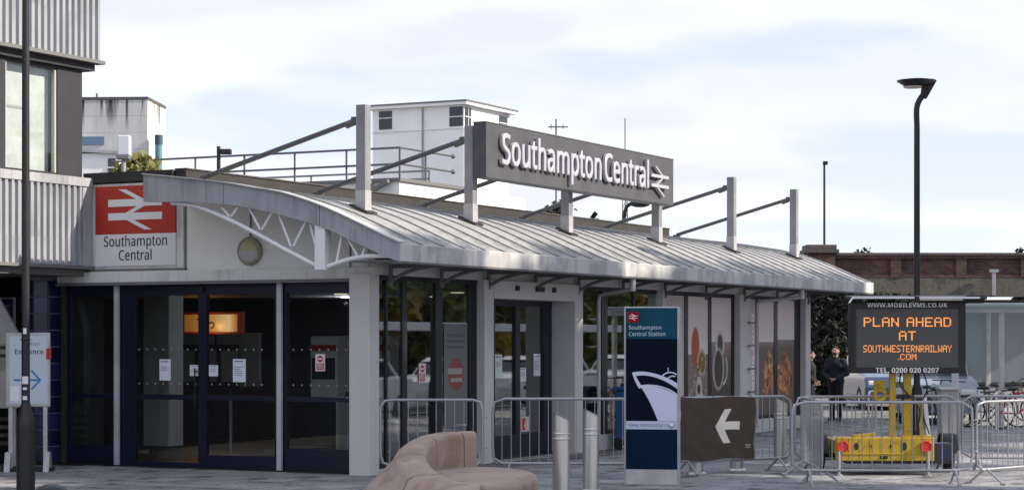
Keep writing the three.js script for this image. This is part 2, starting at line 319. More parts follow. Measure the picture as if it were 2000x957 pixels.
const station = thing('station_building', 'single-storey railway station with dark blue glazed doors and full-height shop windows', 'station', [0, 0, 0]);
{
  const S = station;
  // end wall above the doors, follows the roof curve
  const pts = [[5.3, 2.72], [0.1, 2.72]]; for (let i = 0; i <= 20; i++) { const z = -0.1 - i / 20 * 3.06; pts.push([-z, roofY(z) - 0.12]); } pts.push([5.3, 4.14]);
  part('end_wall', poly(pts, 0.2).rotateY(Math.PI / 2), M.panel, S);                      // shape x -> -z
  part('fascia_band', [rbb(-0.12, -0.003, 2.70, 2.86, -5.5, 0.02, 0.01)], M.band, S);
  part('soffit_strip', [bb(-0.16, 0.2, 2.66, 2.697, -5.5, -0.3)], M.under, S);
  for (const z of [-3.22, -0.42]) part('panel_joint', [bb(-0.012, -0.002, 2.87, Math.min(4.1, roofY(z) - 0.14), z - 0.012, z + 0.012)], M.under, S);
  part('cover_strip', [bb(-0.02, -0.002, 2.87, 4.12, -3.31, -3.24)], M.band, S);
  // front wall strip above the shop windows
  part('front_wall', [bb(0.0, 18.1, 2.76, 3.4, -0.14, -0.02)], M.pier, S);
  // piers
  const pier = (x0, x1, z0, z1, y1 = 2.77) => part('pier', [rbb(x0, x1, -0.02, y1, z0, z1, 0.012)], M.pier, S);
  pier(-0.24, 0.04, -0.30, 0.02); pier(3.06, 3.36, -0.3, 0.06); pier(6.23, 6.54, -0.45, 0.06); pier(9.95, 10.12, -0.25, 0.05); pier(13.86, 14.4, -0.25, 0.05); pier(17.78, 18.1, -0.25, 0.05);
  // roof
  part('roof_deck', [bb(0.21, 18.1, 4.19, 4.27, -16, -3.4)], M.felt, S);
  part('roof_upstand', [bb(0.0, 18.0, 4.12, 4.33, -3.4, -3.22), bb(-0.06, 0.2, 4.18, 4.33, -5.05, -3.42)], M.felt, S);
  part('roof_gravel_stop', [bb(0.0, 18.02, 4.332, 4.35, -3.42, -3.2)], M.coping, S);
  // inside
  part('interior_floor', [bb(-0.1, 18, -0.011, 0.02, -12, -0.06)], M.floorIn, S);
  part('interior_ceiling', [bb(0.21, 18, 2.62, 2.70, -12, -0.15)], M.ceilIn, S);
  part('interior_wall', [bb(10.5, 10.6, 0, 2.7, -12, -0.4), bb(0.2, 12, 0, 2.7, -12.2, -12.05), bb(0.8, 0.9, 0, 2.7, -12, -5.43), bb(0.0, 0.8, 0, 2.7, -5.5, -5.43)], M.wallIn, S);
  part('interior_column', [rbb(4, 4.42, 0.05, 2.62, -7.06, -6.52, 0.02)], M.colIn, S);
  part('partition_panel', [bb(9, 9.1, 0.82, 1.96, -10.2, -9.2), bb(9, 9.1, 0.82, 2.0, -9.1, -8.1)], std(lin(0.42, 0.41, 0.37), 0.6), S);
  part('counter', [bb(8.2, 8.8, 0.02, 0.95, -10.4, -7.2)], std(lin(0.03, 0.012, 0.009), 0.5), S);
  for (const [x, z] of [[2, -1.6], [2, -3.4], [4.5, -1.2], [4.5, -3.4], [7, -3], [6.6, -4.6]]) part('downlight', [new THREE.CylinderGeometry(0.11, 0.11, 0.02, 16).translate(x, 2.615, z)], new THREE.MeshStandardMaterial({ color: 0x888888, emissive: 0xfff0d0, emissiveIntensity: 0.4 }), S);
  const hall = new THREE.PointLight(0xe8eeff, 1.3, 14, 2); hall.position.set(6.6, 2.5, -4.6); hall.castShadow = true; scene.add(hall);
  // entrance mullions (pale uprights)
  part('mullion', [rbb(-0.055, 0.0, 0, 2.70, -4.49, -4.412, 0.006)], M.mullion, S);
  part('mullion', [rbb(-0.055, 0.0, 0, 2.70, -1.618, -1.54, 0.006)], M.mullion, S);
  // dark blue doors
  const leaf = (name, z0, z1, stL, stR, hdr, bot) => {
    const a = Math.min(z0, z1), b = Math.max(z0, z1);
    const f = part(name, [bb(0.02, 0.10, 2.51, 2.697, a, b), bb(0.022, 0.098, 0, 2.51, a, a + stL), bb(0.022, 0.098, 0, 2.51, b - stR, b), bb(0.024, 0.096, 0.99, 1.06, a + stL, b - stR), bb(0.024, 0.096, 0, bot, a + stL, b - stR)], M.navy, S);
    part('pane', [bb(0.055, 0.063, bot, 0.99, a + stL, b - stR), bb(0.055, 0.063, 1.06, 2.51, a + stL, b - stR)], M.glassDoor, f);
    return f;
  };
  leaf('side_light', -5.42, -4.45, 0.06, 0.06, 0.2, 0.30);
  const d1 = leaf('sliding_door', -4.448, -2.95, 0.29, 0.07, 0.2, 0.08);
  const d2 = leaf('sliding_door', -2.948, -1.58, 0.07, 0.12, 0.2, 0.2);
  leaf('side_light', -1.578, -0.30, 0.08, 0.05, 0.2, 0.33);
  part('handle', [rod([-0.02, 0.85, -3.05], [-0.02, 1.45, -3.05], 0.012), rod([-0.02, 0.9, -3.05], [0.04, 0.9, -3.05], 0.01), rod([-0.02, 1.4, -3.05], [0.04, 1.4, -3.05], 0.01)], M.navyDark, d1);
  part('sensor', [bb(-0.04, 0.02, 2.56, 2.61, -3.0, -2.9)], M.black, S);
  // dots stuck on the entrance glass
  const dotG = join([new THREE.CylinderGeometry(0.014, 0.014, 0.003, 8).rotateZ(Math.PI / 2)]), dotM = std(lin(0.3, 0.3, 0.3), 0.6);
  for (const [za, zb] of [[-4.1, -3.05], [-2.8, -1.8], [-1.4, -0.4]]) for (const y of [1.22, 1.72]) {
    for (let z = za; z <= zb; z += 0.145) { const d = part('safety_dot', dotG, dotM, S, { ready: true }); d.position.set(0.052, y, z); }
  }
  // shop front: windows
  const win = (x0, x1, muls, y0 = 0.12, plinth = true) => {
    const gs = [bb(x0, x1, 2.69, 2.757, -0.14, -0.07), bb(x0, x1, y0 - 0.05, y0 + 0.02, -0.14, -0.06)];
    for (const [a, b] of muls) gs.push(bb(a, b, y0 + 0.02, 2.69, -0.138, -0.078));
    const f = part('window', gs, M.navyDark, S);
    let p = x0; const cuts = muls.concat([[x1, x1]]);
    for (const [a, b] of cuts) { if (a - p > 0.08) part('pane', [bb(p, a, y0 + 0.02, 2.69, -0.104, -0.096)], M.glass, f); p = b; }
    if (plinth) part('plinth', [bb(x0, x1, -0.02, y0 - 0.05, -0.2, 0.0)], M.pier, S);
    return f;
  };
  win(0.04, 3.06, [[0.38, 0.43], [0.84, 0.97], [1.80, 2.0], [2.82, 3.06]]);
  win(6.54, 9.95, [[7.58, 7.82], [8.9, 9.0]], 0.3);
  win(10.12, 13.86, [[11.27, 11.45], [12.47, 12.64], [13.7, 13.86]], 0.3);
  win(14.4, 17.78, [[15.06, 15.24], [16.15, 16.36], [17.43, 17.78]], 0.3);
  // recessed automatic door of the shop front
  part('door_header', [rbb(3.37, 6.22, 2.49, 2.77, -0.35, 0.07, 0.012)], M.pier, S);
  for (const [x, w] of [[4.05, 0.1], [4.75, 0.28], [5.35, 0.1]]) part('sensor', [bb(x, x + w, 2.62, 2.70, 0.07, 0.10)], M.black, S);
  const sd = part('sliding_door', [bb(3.37, 6.22, 2.40, 2.488, -0.44, -0.36), bb(3.37, 4.2, 0.0, 2.40, -0.438, -0.362), bb(4.91, 5.07, 0.0, 2.40, -0.438, -0.362), bb(5.92, 5.99, 0.0, 2.40, -0.438, -0.362), bb(4.2, 4.91, 0.0, 0.35, -0.436, -0.364), bb(5.07, 5.92, 0.0, 0.35, -0.436, -0.364), bb(5.99, 6.22, 0, 2.40, -0.436, -0.364)], M.navy, S);
  part('pane', [bb(4.2, 4.91, 0.35, 2.40, -0.404, -0.396), bb(5.07, 5.92, 0.35, 2.40, -0.404, -0.396)], M.glass, sd);
  part('doorstep', [bb(3.3, 6.3, -0.012, 0.012, -0.4, 0.12)], M.grey, S);
  // enclosing far end and back, never seen but they keep the room dark
  part('rear_wall', [bb(0.21, 18.1, 0, 4.19, -16, -15.8), bb(18.0, 18.1, 0, 2.75, -15.8, -0.26)], M.panel, S);
}

// ------------------------------------------------------------------ canopy
const canopy = thing('station_canopy', 'curved grey sheet metal canopy with lattice end truss and row of roof posts', 'canopy', [0, 0, 0]);
{
  const C = canopy, N = 22, x0 = -1.0, x1 = 19.3, n = 34, w = (x1 - x0) / n;
  const strip = (za, zb, off, th, xa, xb) => { // swept sheet between two z along the roof curve
    const pts = []; for (let i = 0; i <= N; i++) pts.push(topC.getPoint(i / N));
    const sh = [], lo = []; for (const p of pts) { sh.push([p.x, p.y + off]); lo.push([p.x, p.y + off - th]); }
    return poly(sh.concat(lo.reverse()), xb - xa).rotateY(-Math.PI / 2).scale(1, 1, 1);
  };
  // ExtrudeGeometry lies in XY and grows in +Z; turned so that shape x -> z and depth -> -x
  const turn = (g, xa) => g.rotateY(-Math.PI / 2).translate(xa, 0, 0);
  const sweep = (off, th, xa, xb) => {
    const a = [], b = []; for (let i = 0; i <= N; i++) { const p = topC.getPoint(i / N); a.push([p.x, p.y + off]); b.push([p.x, p.y + off - th]); }
    return turn(poly(a.concat(b.reverse()), xb - xa), xb);
  };
  const sheet = join([sweep(-0.022, 0.03, 0.006, w - 0.006)]), seam = join([sweep(0.0, 0.025, -0.007, 0.007)]);
  const R = rng(77), tones = [0.97, 0.99, 1.0, 1.02].map((k) => std(lin(0.34 * k, 0.35 * k, 0.37 * k), 0.55, 0.0, { map: T.lichen }));
  for (let i = 0; i < n; i++) {
    const m = part('roof_sheet', sheet, tones[Math.floor(R() * 4)], C, { ready: true }); m.position.x = x0 + i * w;
    if (i) { const s = part('seam', seam, M.roof, C, { ready: true }); s.position.x = x0 + i * w; }
  }
  // end beam and far end beam, following the curve, in three pieces
  const beam = (t0, t1, xa, xb) => {
    const a = [], b = []; for (let i = 0; i <= 10; i++) { const t = t0 + (t1 - t0) * i / 10, p = topC.getPoint(t), q = botC.getPoint(t); a.push([p.x, p.y + 0.01]); b.push([q.x, q.y]); }
    return turn(poly(a.concat(b.reverse()), xb - xa), xb);
  };
  for (const [a, b] of [[0.0, 0.34], [0.342, 0.68], [0.682, 1]]) part('end_beam', [beam(a, b, -1.08, -1.0)], M.canopyEdge, C);
  part('end_beam', [beam(0, 1, 19.3, 19.38)], M.canopyEdge, C);
  part('beam_cap', [sweep(0.03, 0.018, -1.12, -0.9)], M.steelPaint, C);
  // front edge in lengths
  for (let i = 0; i < 10; i++) { const a = -1.08 + i * 2.046, b = a + 2.04; part('fascia_board', [rbb(a, b, 2.88, 3.115, 0.985, 1.06, 0.012)], M.canopyFascia, C); }
  part('gutter_lip', [bb(-1.08, 19.38, 2.862, 2.879, 0.90, 1.05)], M.under, C);
  part('soffit', [bb(-0.9, 19.2, 2.90, 2.915, 0.02, 0.95)], std(lin(0.34, 0.34, 0.335), 0.7, 0, { map: T.mottle }), C);
  // lattice end truss
  const q = (z, y) => [-0.98, y, z];
  const bend = (pts, r) => new THREE.TubeGeometry(new THREE.CatmullRomCurve3(pts.map((p) => V(...p))), 24, r, 8);
  part('truss_chord', [bend([q(-2.75, 3.77), q(-2.33, 3.71), q(-1.64, 3.45), q(-0.81, 3.06), q(-0.33, 2.84)], 0.032)], M.trussPaint, C);
  part('truss_chord', [bend([q(-0.17, 2.84), q(0.17, 2.93), q(0.45, 2.965), q(0.8, 2.965)], 0.032)], M.trussPaint, C);
  part('truss_post', [rbb(-1.06, -0.9, 2.79, 3.42, -0.335, -0.17, 0.008)], M.trussPaint, C);
  for (const [a, b] of [[[-1.9, 3.68], [-1.76, 3.55]], [[-1.62, 3.68], [-1.74, 3.55]], [[-1.44, 3.66], [-1.26, 3.36]], [[-1.05, 3.6], [-1.23, 3.36]], [[-0.95, 3.54], [-0.76, 3.12]], [[-0.52, 3.45], [-0.72, 3.12]], [[-0.45, 3.41], [-0.33, 3.0]], [[0.05, 3.26], [-0.04, 2.87]], [[0.15, 3.2], [0.31, 2.94]], [[0.41, 3.08], [0.35, 2.94]]])
    part('truss_web', [rod(q(...a), q(...b), 0.019)], M.trussPaint, C);
  // roof posts, tie rods
  for (const x of [0.14, 3.28, 6.66, 10.48, 14.28, 18.02]) {
    const z = -0.3, h = 0.076, ry = roofY(z);
    const p = part('roof_post', [rbb(x - h, x + h, ry - 0.3, 5.12, z - h, z + h, 0.008)], M.post, C);
    part('base_sleeve', [rbb(x - h - 0.006, x + h + 0.006, ry - 0.25, ry + 0.27, z - h - 0.006, z + h + 0.006, 0.004)], M.postBase, p);
    part('base_flashing', [box(0.27, 0.03, 0.32, x, roofY(z) + 0.012, z, 0, 0.40)], M.felt, p);
    const r = part('tie_rod', [rod([x, 4.91, z - h - 0.06], [x, 4.2, -3.05], 0.038, 10)], M.rod, C);
    part('clevis', [rbb(x - 0.05, x + 0.05, 4.86, 4.96, z - h - 0.1, z - h, 0.01), rod([x, 4.895, z - h - 0.06], [x, 4.85, z - h - 0.2], 0.052, 10), rbb(x - 0.06, x + 0.06, 4.13, 4.2, -3.12, -2.98, 0.01)], M.rod, r);
  }
  // brackets under the eaves
  for (const x of [0.3, 1.75, 3.22, 4.8, 6.4, 8.2, 10.05, 12.05, 14.1, 16.0, 17.95])
    part('eaves_bracket', [bend([[x, 2.68, 0.06], [x, 2.79, 0.3], [x, 2.86, 0.62], [x, 2.875, 0.9]], 0.026), bb(x - 0.03, x + 0.03, 2.62, 2.9, 0.03, 0.065), bb(x - 0.025, x + 0.025, 2.85, 2.898, 0.06, 0.9)], M.under, C);
  // downpipes
  const dp = (xf, xw, y1, bot) => {
    const d = part('downpipe', [pipe([[xf, 2.87, 0.96], [xf, y1, 0.96]], 0.055, 0.04), pipe([[xf, y1 + 0.03, 0.96], [xw, y1 - 0.05, 0.14], [xw, bot, 0.14]], 0.034, 0.08)], M.steelPaint, C);
    for (let y = bot + 0.25; y < y1 - 0.1; y += 0.46) part('pipe_clip', [bb(xw - 0.33, xw + 0.04, y, y + 0.03, 0.07, 0.13)], M.under, d);
  };
  dp(6.53, 6.98, 2.66, 0.1); dp(14.9, 14.55, 2.68, 0.1);
}

// ------------------------------------------------------------------ name board on the canopy
{
  const B = thing('name_board', 'long dark grey rooftop name board with raised pale letters held by roof posts', 'sign', [0, 0, 0]);
  part('board', [rbb(3.13, 10.44, 4.31, 5.15, -0.18, 0.05, 0.015)], M.signGrey, B);
  part('board_trim', [bb(3.12, 10.45, 5.15, 5.165, -0.19, 0.06)], M.under, B);
  const put = (str, x0, x1) => { // one child per letter
    let gs = []; const full = text(str, 0.455, 0.10, fontR, 1, 0.012), k = (x1 - x0) / wid(full);
    const data = fontR.data, res = 0.455 / data.resolution; let cx = 0; const first = data.glyphs[str[0]];
    for (const ch of str) {
      const g = new TextGeometry(ch, { font: fontR, size: 0.455, depth: 0.05, curveSegments: 5, bevelEnabled: true, bevelSize: 0.012, bevelThickness: 0.008, bevelSegments: 1 });
      g.translate(cx, 0, 0).scale(k, 1, 1).translate(x0, 4.555, 0.07);
      part('letter', g, M.letter, B); cx += data.glyphs[ch].ha * res;
    }
  };
  put('Southampton', 3.5, 7.12); put('Central', 7.24, 9.12);
  part('railway_symbol', arrows(0.78, 0.52, 0.055, 0.07).map((g) => g.translate(9.25, 4.44, 0.06)), M.letter, B);
}

// ------------------------------------------------------------------ red station sign, bulkhead lamp
{
  const s = thing('station_sign', 'red and white station sign with twin-arrow symbol on the white end wall', 'sign', [-0.03, 0, -4.09], -Math.PI / 2);
  part('backing', [rbb(-0.84, 0.84, 2.90, 4.16, -0.02, 0.0, 0.006)], M.band, s);
  part('red_panel', [bb(-0.735, 0.725, 3.415, 4.12, 0.002, 0.03)], M.red, s);
  part('white_panel', [bb(-0.735, 0.725, 2.945, 3.412, 0.002, 0.028)], M.white, s);
  part('railway_symbol', arrows(0.98, 0.60, 0.105, 0.006).map((g) => g.translate(-0.49, 3.47, 0.032)), M.white, s);
  for (const [t, y] of [['Southampton', 3.235], ['Central', 3.03]]) { const g = text(t, 0.148, 0.004, fontR, 0.93, 0); g.translate(-wid(g) / 2, y, 0.030); part('lettering', [g], M.blackText, s); }
  part('edge_strip', [bb(-0.86, 0.9, 2.885, 2.9, -0.02, 0.02)], M.under, s);
  const l = thing('wall_lamp', 'round hooded bulkhead lamp on white wall beneath the lattice truss', 'lamp', [-0.005, 3.12, -2.08], -Math.PI / 2);
  part('rim', [new THREE.TorusGeometry(0.175, 0.03, 10, 32).translate(0, 0, 0.04), new THREE.CylinderGeometry(0.19, 0.19, 0.05, 32).rotateX(Math.PI / 2).translate(0, 0, 0.02)], std(lin(0.26, 0.25, 0.2), 0.5), l);
  const dome = new THREE.SphereGeometry(0.165, 24, 12, 0, Math.PI * 2, 0, Math.PI / 2).rotateX(Math.PI / 2).scale(1, 1, 0.45).translate(0, 0, 0.045);
  part('lens', [dome], std(lin(0.42, 0.40, 0.24), 0.3), l);
  part('hood', [new THREE.SphereGeometry(0.172, 24, 12, 0, Math.PI, 0, Math.PI / 2).rotateX(Math.PI / 2).rotateZ(0).scale(1.02, 1.02, 0.5).translate(0, 0.002, 0.046)], std(lin(0.45, 0.45, 0.44), 0.5), l);
  part('conduit', [rod([0, 0.2, 0.012], [0, 0.72, 0.012], 0.012)], M.under, l);
}

// ------------------------------------------------------------------ notices on the glass
function flat(name, label, category, w, h, pos, ry, texture, group, mat = {}) {
  const g = new THREE.BoxGeometry(w, h, 0.003); const m = std(0xffffff, 0.6, 0, { map: texture, ...mat });
  const o = part(name, g, m, scene, { uv: true }); o.position.set(...pos); o.rotation.y = ry; return tag(o, label, category, group);
}
{
  const R = rng(9);
  const notice = (n, hd) => print(128, 180, (g, w, h) => { g.fillStyle = '#dfe4ec'; g.fillRect(0, 0, w, h); g.fillStyle = '#6d7fa6'; g.fillRect(12, 14, 90, 10); g.fillStyle = '#6f7480'; for (let i = 0; i < n; i++) g.fillRect(14, 60 + i * 16, 60 + R() * 40, 5); });
  const n1 = notice(3), n2 = notice(4), n3 = notice(5);
  const warn = print(128, 192, (g, w, h) => { g.fillStyle = '#d9d2d0'; g.fillRect(0, 0, w, h); g.fillStyle = '#b02a2a'; g.beginPath(); g.arc(64, 54, 36, 0, 7); g.fill(); g.fillStyle = '#eee'; g.fillRect(40, 46, 48, 16); g.fillStyle = '#b02a2a'; g.fillRect(16, 104, 96, 34); g.fillRect(16, 146, 96, 30); g.fillStyle = '#eee'; g.fillRect(26, 114, 76, 5); g.fillRect(26, 126, 60, 5); g.fillRect(26, 158, 70, 5); });
  const X = 0.048, A = -Math.PI / 2;
  flat('paper_notice', 'tall white paper notice on the left sliding door, left of the small ones', 'notice', 0.2, 0.31, [X, 1.42, -3.63], A, n1);
  flat('paper_notice', 'small white notice on left door leaf beside the central blue stile', 'notice', 0.17, 0.16, [X, 1.415, -3.1], A, n2);
  flat('paper_notice', 'small white notice on right door leaf just right of the central stile', 'notice', 0.16, 0.16, [X, 1.415, -2.77], A, n2);
  flat('paper_notice', 'large white paper notice on the right sliding door under the lit sign', 'notice', 0.22, 0.33, [X, 1.42, -2.32], A, n3);
  flat('warning_notice', 'red and white warning notice on the entrance side glass by the corner pier', 'notice', 0.16, 0.24, [X, 1.54, -0.95], A, warn);
  flat('warning_notice', 'small red and white notice on second pane of the first shop window', 'notice', 0.2, 0.28, [1.42, 1.38, -0.088], 0, warn);
  flat('paper_notice', 'white notice on left leaf of the recessed automatic door', 'notice', 0.24, 0.36, [4.36, 1.45, -0.388], 0, n1);
  flat('paper_notice', 'white notice on right leaf of the recessed automatic door', 'notice', 0.24, 0.36, [5.72, 1.45, -0.388], 0, n3);
  flat('warning_notice', 'orange and white square sticker low on the recessed automatic door', 'notice', 0.28, 0.24, [5.3, 0.5, -0.392], 0, print(64, 64, (g) => { g.fillStyle = '#d9cfc8'; g.fillRect(0, 0, 64, 64); g.fillStyle = '#c4512f'; g.fillRect(6, 6, 30, 52); g.fillStyle = '#eee'; g.beginPath(); g.arc(40, 36, 14, 0, 7); g.fill(); g.fillStyle = '#c4512f'; g.fillRect(36, 26, 8, 20); }));
  flat('paper_notice', 'small white notice beside the centre stile of the recessed automatic door', 'notice', 0.2, 0.22, [5.22, 1.3, -0.388], 0, n2);
  flat('window_sticker', 'tall grey window poster with red disc at the right of the first shop window', 'poster', 0.72, 1.5, [2.42, 1.35, -0.088], 0, print(180, 380, (g, w, h) => {
    g.fillStyle = '#6c7270'; g.fillRect(0, 0, w, h); g.fillStyle = '#4e5a5c'; for (let i = 0; i < 3; i++) g.fillRect(20, 40 + i * 22, 130, 9); g.fillStyle = '#8c4a46'; g.beginPath(); g.arc(92, 190, 60, 0, 7); g.fill(); g.fillStyle = '#a39c99'; g.fillRect(30, 168, 110, 22); g.fillRect(50, 205, 90, 14);
  }));
  // shop posters behind the glass
  const base = (g, w, h) => { g.fillStyle = '#ebe0dd'; g.fillRect(0, 0, w, h); };
  const soon = print(256, 512, (g, w, h) => { g.fillStyle = '#d3c3c1'; g.fillRect(0, 0, w, h); g.save(); g.translate(w * 0.78, h * 0.97); g.rotate(-Math.PI / 2); g.fillStyle = '#fffaf4'; g.font = 'bold 60px sans-serif'; g.textBaseline = 'middle'; g.fillText('COMING SOON', 0, 0, h * 0.86); g.restore(); });
  const blob = (g, x, y, rx, ry, c0, c1) => { g.save(); g.translate(x, y); g.scale(rx, ry); const q = g.createRadialGradient(0, 0, 0.1, 0, 0, 1); q.addColorStop(0, c0); q.addColorStop(0.8, c0); q.addColorStop(1, c1); g.fillStyle = q; g.beginPath(); g.arc(0, 0, 1, 0, 7); g.fill(); g.restore(); };
  const drinks = print(256, 512, (g, w, h) => { base(g, w, h); g.fillStyle = '#5a504a'; g.fillRect(0, 400, w, 112); g.translate(0, -100); g.fillStyle = '#8b7a70'; g.fillRect(0, h * 0.66, w, h); blob(g, 95, 310, 55, 90, '#b8583c', 'rgba(184,88,60,0)'); blob(g, 175, 370, 62, 60, '#c7bda8', 'rgba(190,180,160,0.2)'); blob(g, 178, 372, 46, 44, '#8a6a2c', '#9a7c3c'); g.fillStyle = '#c9c4bc'; g.beginPath(); g.moveTo(90, 512); g.lineTo(120, 430); g.lineTo(165, 430); g.lineTo(190, 512); g.fill(); blob(g, 140, 480, 22, 20, '#3c3430', '#59504a'); for (let i = 0; i < 60; i++) blob(g, 20 + R() * 216, 350 + R() * 160, 3 + R() * 9, 3 + R() * 9, ['rgba(60,48,40,0.5)', 'rgba(220,210,200,0.5)'][i % 2], 'rgba(120,100,90,0)'); });
  const cups = print(256, 512, (g, w, h) => { base(g, w, h); g.fillStyle = '#5a504a'; g.fillRect(0, 400, w, 112); g.translate(0, -100); const q = g.createLinearGradient(0, h * 0.5, 0, h); q.addColorStop(0, '#b3a29e'); q.addColorStop(0.4, '#776a62'); q.addColorStop(1, '#4c443e'); g.fillStyle = q; g.fillRect(0, h * 0.56, w, h); blob(g, 110, 300, 62, 62, '#cfcac4', 'rgba(200,196,190,0.3)'); blob(g, 112, 298, 34, 44, '#4a403a', '#6a5c54'); blob(g, 90, 400, 78, 96, '#c0bab2', 'rgba(190,184,176,0.3)'); blob(g, 92, 400, 56, 78, '#463c36', '#5c524a'); g.strokeStyle = '#d6d0c8'; g.lineWidth = 12; g.beginPath(); g.arc(140, 400, 66, -0.8, 1.4); g.stroke(); });
  const chick = (k) => print(256, 512, (g, w, h) => {
    base(g, w, h); g.fillStyle = '#6e625a'; g.fillRect(0, 400, w, 112); g.translate(0, -100); const q = g.createLinearGradient(0, h * 0.52, 0, h * 0.62); q.addColorStop(0, k ? '#9c8f8a' : '#c0adac'); q.addColorStop(1, '#6e625a'); g.fillStyle = q; g.fillRect(0, h * (k ? 0.54 : 0.56), w, h);
    const r = rng(30 + k); for (let i = 0; i < 120; i++) { const x = (k ? 110 : 170) + (r() - 0.5) * 200, top = 330 + Math.abs(x - (k ? 110 : 180)) * 0.9, y = top + (512 - top) * r(); blob(g, x, y, 9 + r() * 15, 11 + r() * 18, ['#b8784a', '#c99264', '#9c5c34', '#c08052', '#dcae84', '#7d4626'][i % 6], ['#8a5230', '#a56a40', '#6a3c20'][i % 3]); }
  });
  const P = (x0, x1, t, label) => flat('window_poster', label, 'poster', x1 - x0 - 0.02, 2.36, [(x0 + x1) / 2, 1.5, -0.088], 0, t);
  P(10.12, 11.27, soon, 'pinkish COMING SOON poster immediately right of the information totem');
  P(11.45, 12.47, drinks, 'pinkish poster with orange drink and tea glass, second from the totem');
  P(12.64, 13.7, cups, 'pinkish poster with dark cup pictures left of the middle shop pier');
  P(14.4, 15.06, soon, 'narrow COMING SOON poster behind the clipped downpipe');
  P(15.24, 16.15, chick(0), 'pinkish food poster with fried pieces, left of the last one');
  P(16.36, 17.43, chick(1), 'last food poster beside the far end pier of the shop front');
  // lit sign over the counter inside
  const ls = thing('lit_counter_sign', 'warm glowing shop sign seen through the entrance doors', 'sign', [6, 2.16, -7.08], -Math.PI / 2);
  part('case', [rbb(-0.66, 0.66, -0.2, 0.2, -0.12, 0, 0.01)], std(lin(0.25, 0.02, 0.01), 0.5), ls);
  const lt = print(256, 80, (g, w, h) => { const q = g.createLinearGradient(0, 0, w, 0); q.addColorStop(0, '#8a5a22'); q.addColorStop(0.45, '#d08a3c'); q.addColorStop(0.85, '#f6cf94'); q.addColorStop(1, '#b86a2c'); g.fillStyle = q; g.fillRect(0, 0, w, h); g.strokeStyle = '#2a160a'; g.lineWidth = 7; g.beginPath(); g.moveTo(62, 18); g.lineTo(84, 40); g.lineTo(78, 68); g.moveTo(108, 12); g.lineTo(84, 42); g.moveTo(98, 62); g.bezierCurveTo(112, 30, 122, 40, 112, 66); g.moveTo(122, 40); g.bezierCurveTo(150, 26, 150, 66, 128, 62); g.stroke(); });
  part('lit_panel', new THREE.PlaneGeometry(1.16, 0.31).translate(0, 0, 0.006), new THREE.MeshStandardMaterial({ color: 0x000000, emissive: 0xffffff, emissiveMap: lt, emissiveIntensity: 0.36, roughness: 0.4 }), ls, { uv: true });
  const pl = new THREE.PointLight(0xffb060, 0.25, 8, 2); pl.position.set(5.7, 2.1, -7.08); pl.castShadow = true; scene.add(pl);
  // crowd-control stands in the hall
  const st = thing('queue_stand', 'slim queue barrier stand behind the right sliding door', 'stand', [2.5, 0.02, -4.19]);
  part('base', [new THREE.CylinderGeometry(0.15, 0.17, 0.03, 20).translate(0, 0.015, 0)], M.grey, st); part('pole', [rod([0, 0.03, 0], [0, 0.95, 0], 0.026)], M.grey, st); part('head', [new THREE.CylinderGeometry(0.035, 0.035, 0.1, 12).translate(0, 1, 0)], M.black, st);
  copy(st, 'slim queue barrier stand behind the side glass near the corner pier', [2.3, 0.02, -1.9]);
  const tm = thing('ticket_machine', 'pale ticket machine inside the hall, left one seen through the side glass', 'machine', [3.9, 0.02, -3.35], -Math.PI / 2);
  part('cabinet', [rbb(-0.26, 0.26, 0, 1.9, -0.4, 0, 0.03)], M.colIn, tm); part('lower_panel', [bb(-0.24, 0.24, 0.05, 0.9, 0.002, 0.01)], M.winDark, tm); part('screen', [bb(-0.22, 0.22, 1.2, 1.55, 0.002, 0.01)], M.winDark, tm); part('red_header', [bb(-0.24, 0.24, 1.66, 1.76, 0.002, 0.01)], M.red, tm);
  copy(tm, 'pale ticket machine inside the hall, right one seen through the side glass', [4.6, 0.02, -2.75], -Math.PI / 2);
  const nb = thing('hall_notice_board', 'wide pale notice board deep inside the entrance hall, left of the lit sign', 'notice board', [8.6, 0.02, -8.9], -Math.PI / 2);
  part('board', [rbb(-1.5, 0.6, 0.9, 1.75, -0.04, 0, 0.01)], M.wallIn, nb); for (const x of [-1.35, -0.83, -0.31, 0.2]) part('sheet', [bb(x, x + 0.4, 1.02, 1.64, 0.002, 0.006)], std(lin(0.5, 0.48, 0.43), 0.7), nb); for (const x of [-1.4, 0.5]) part('leg', [rod([x, 0, -0.02], [x, 0.9, -0.02], 0.02)], M.grey, nb);
}

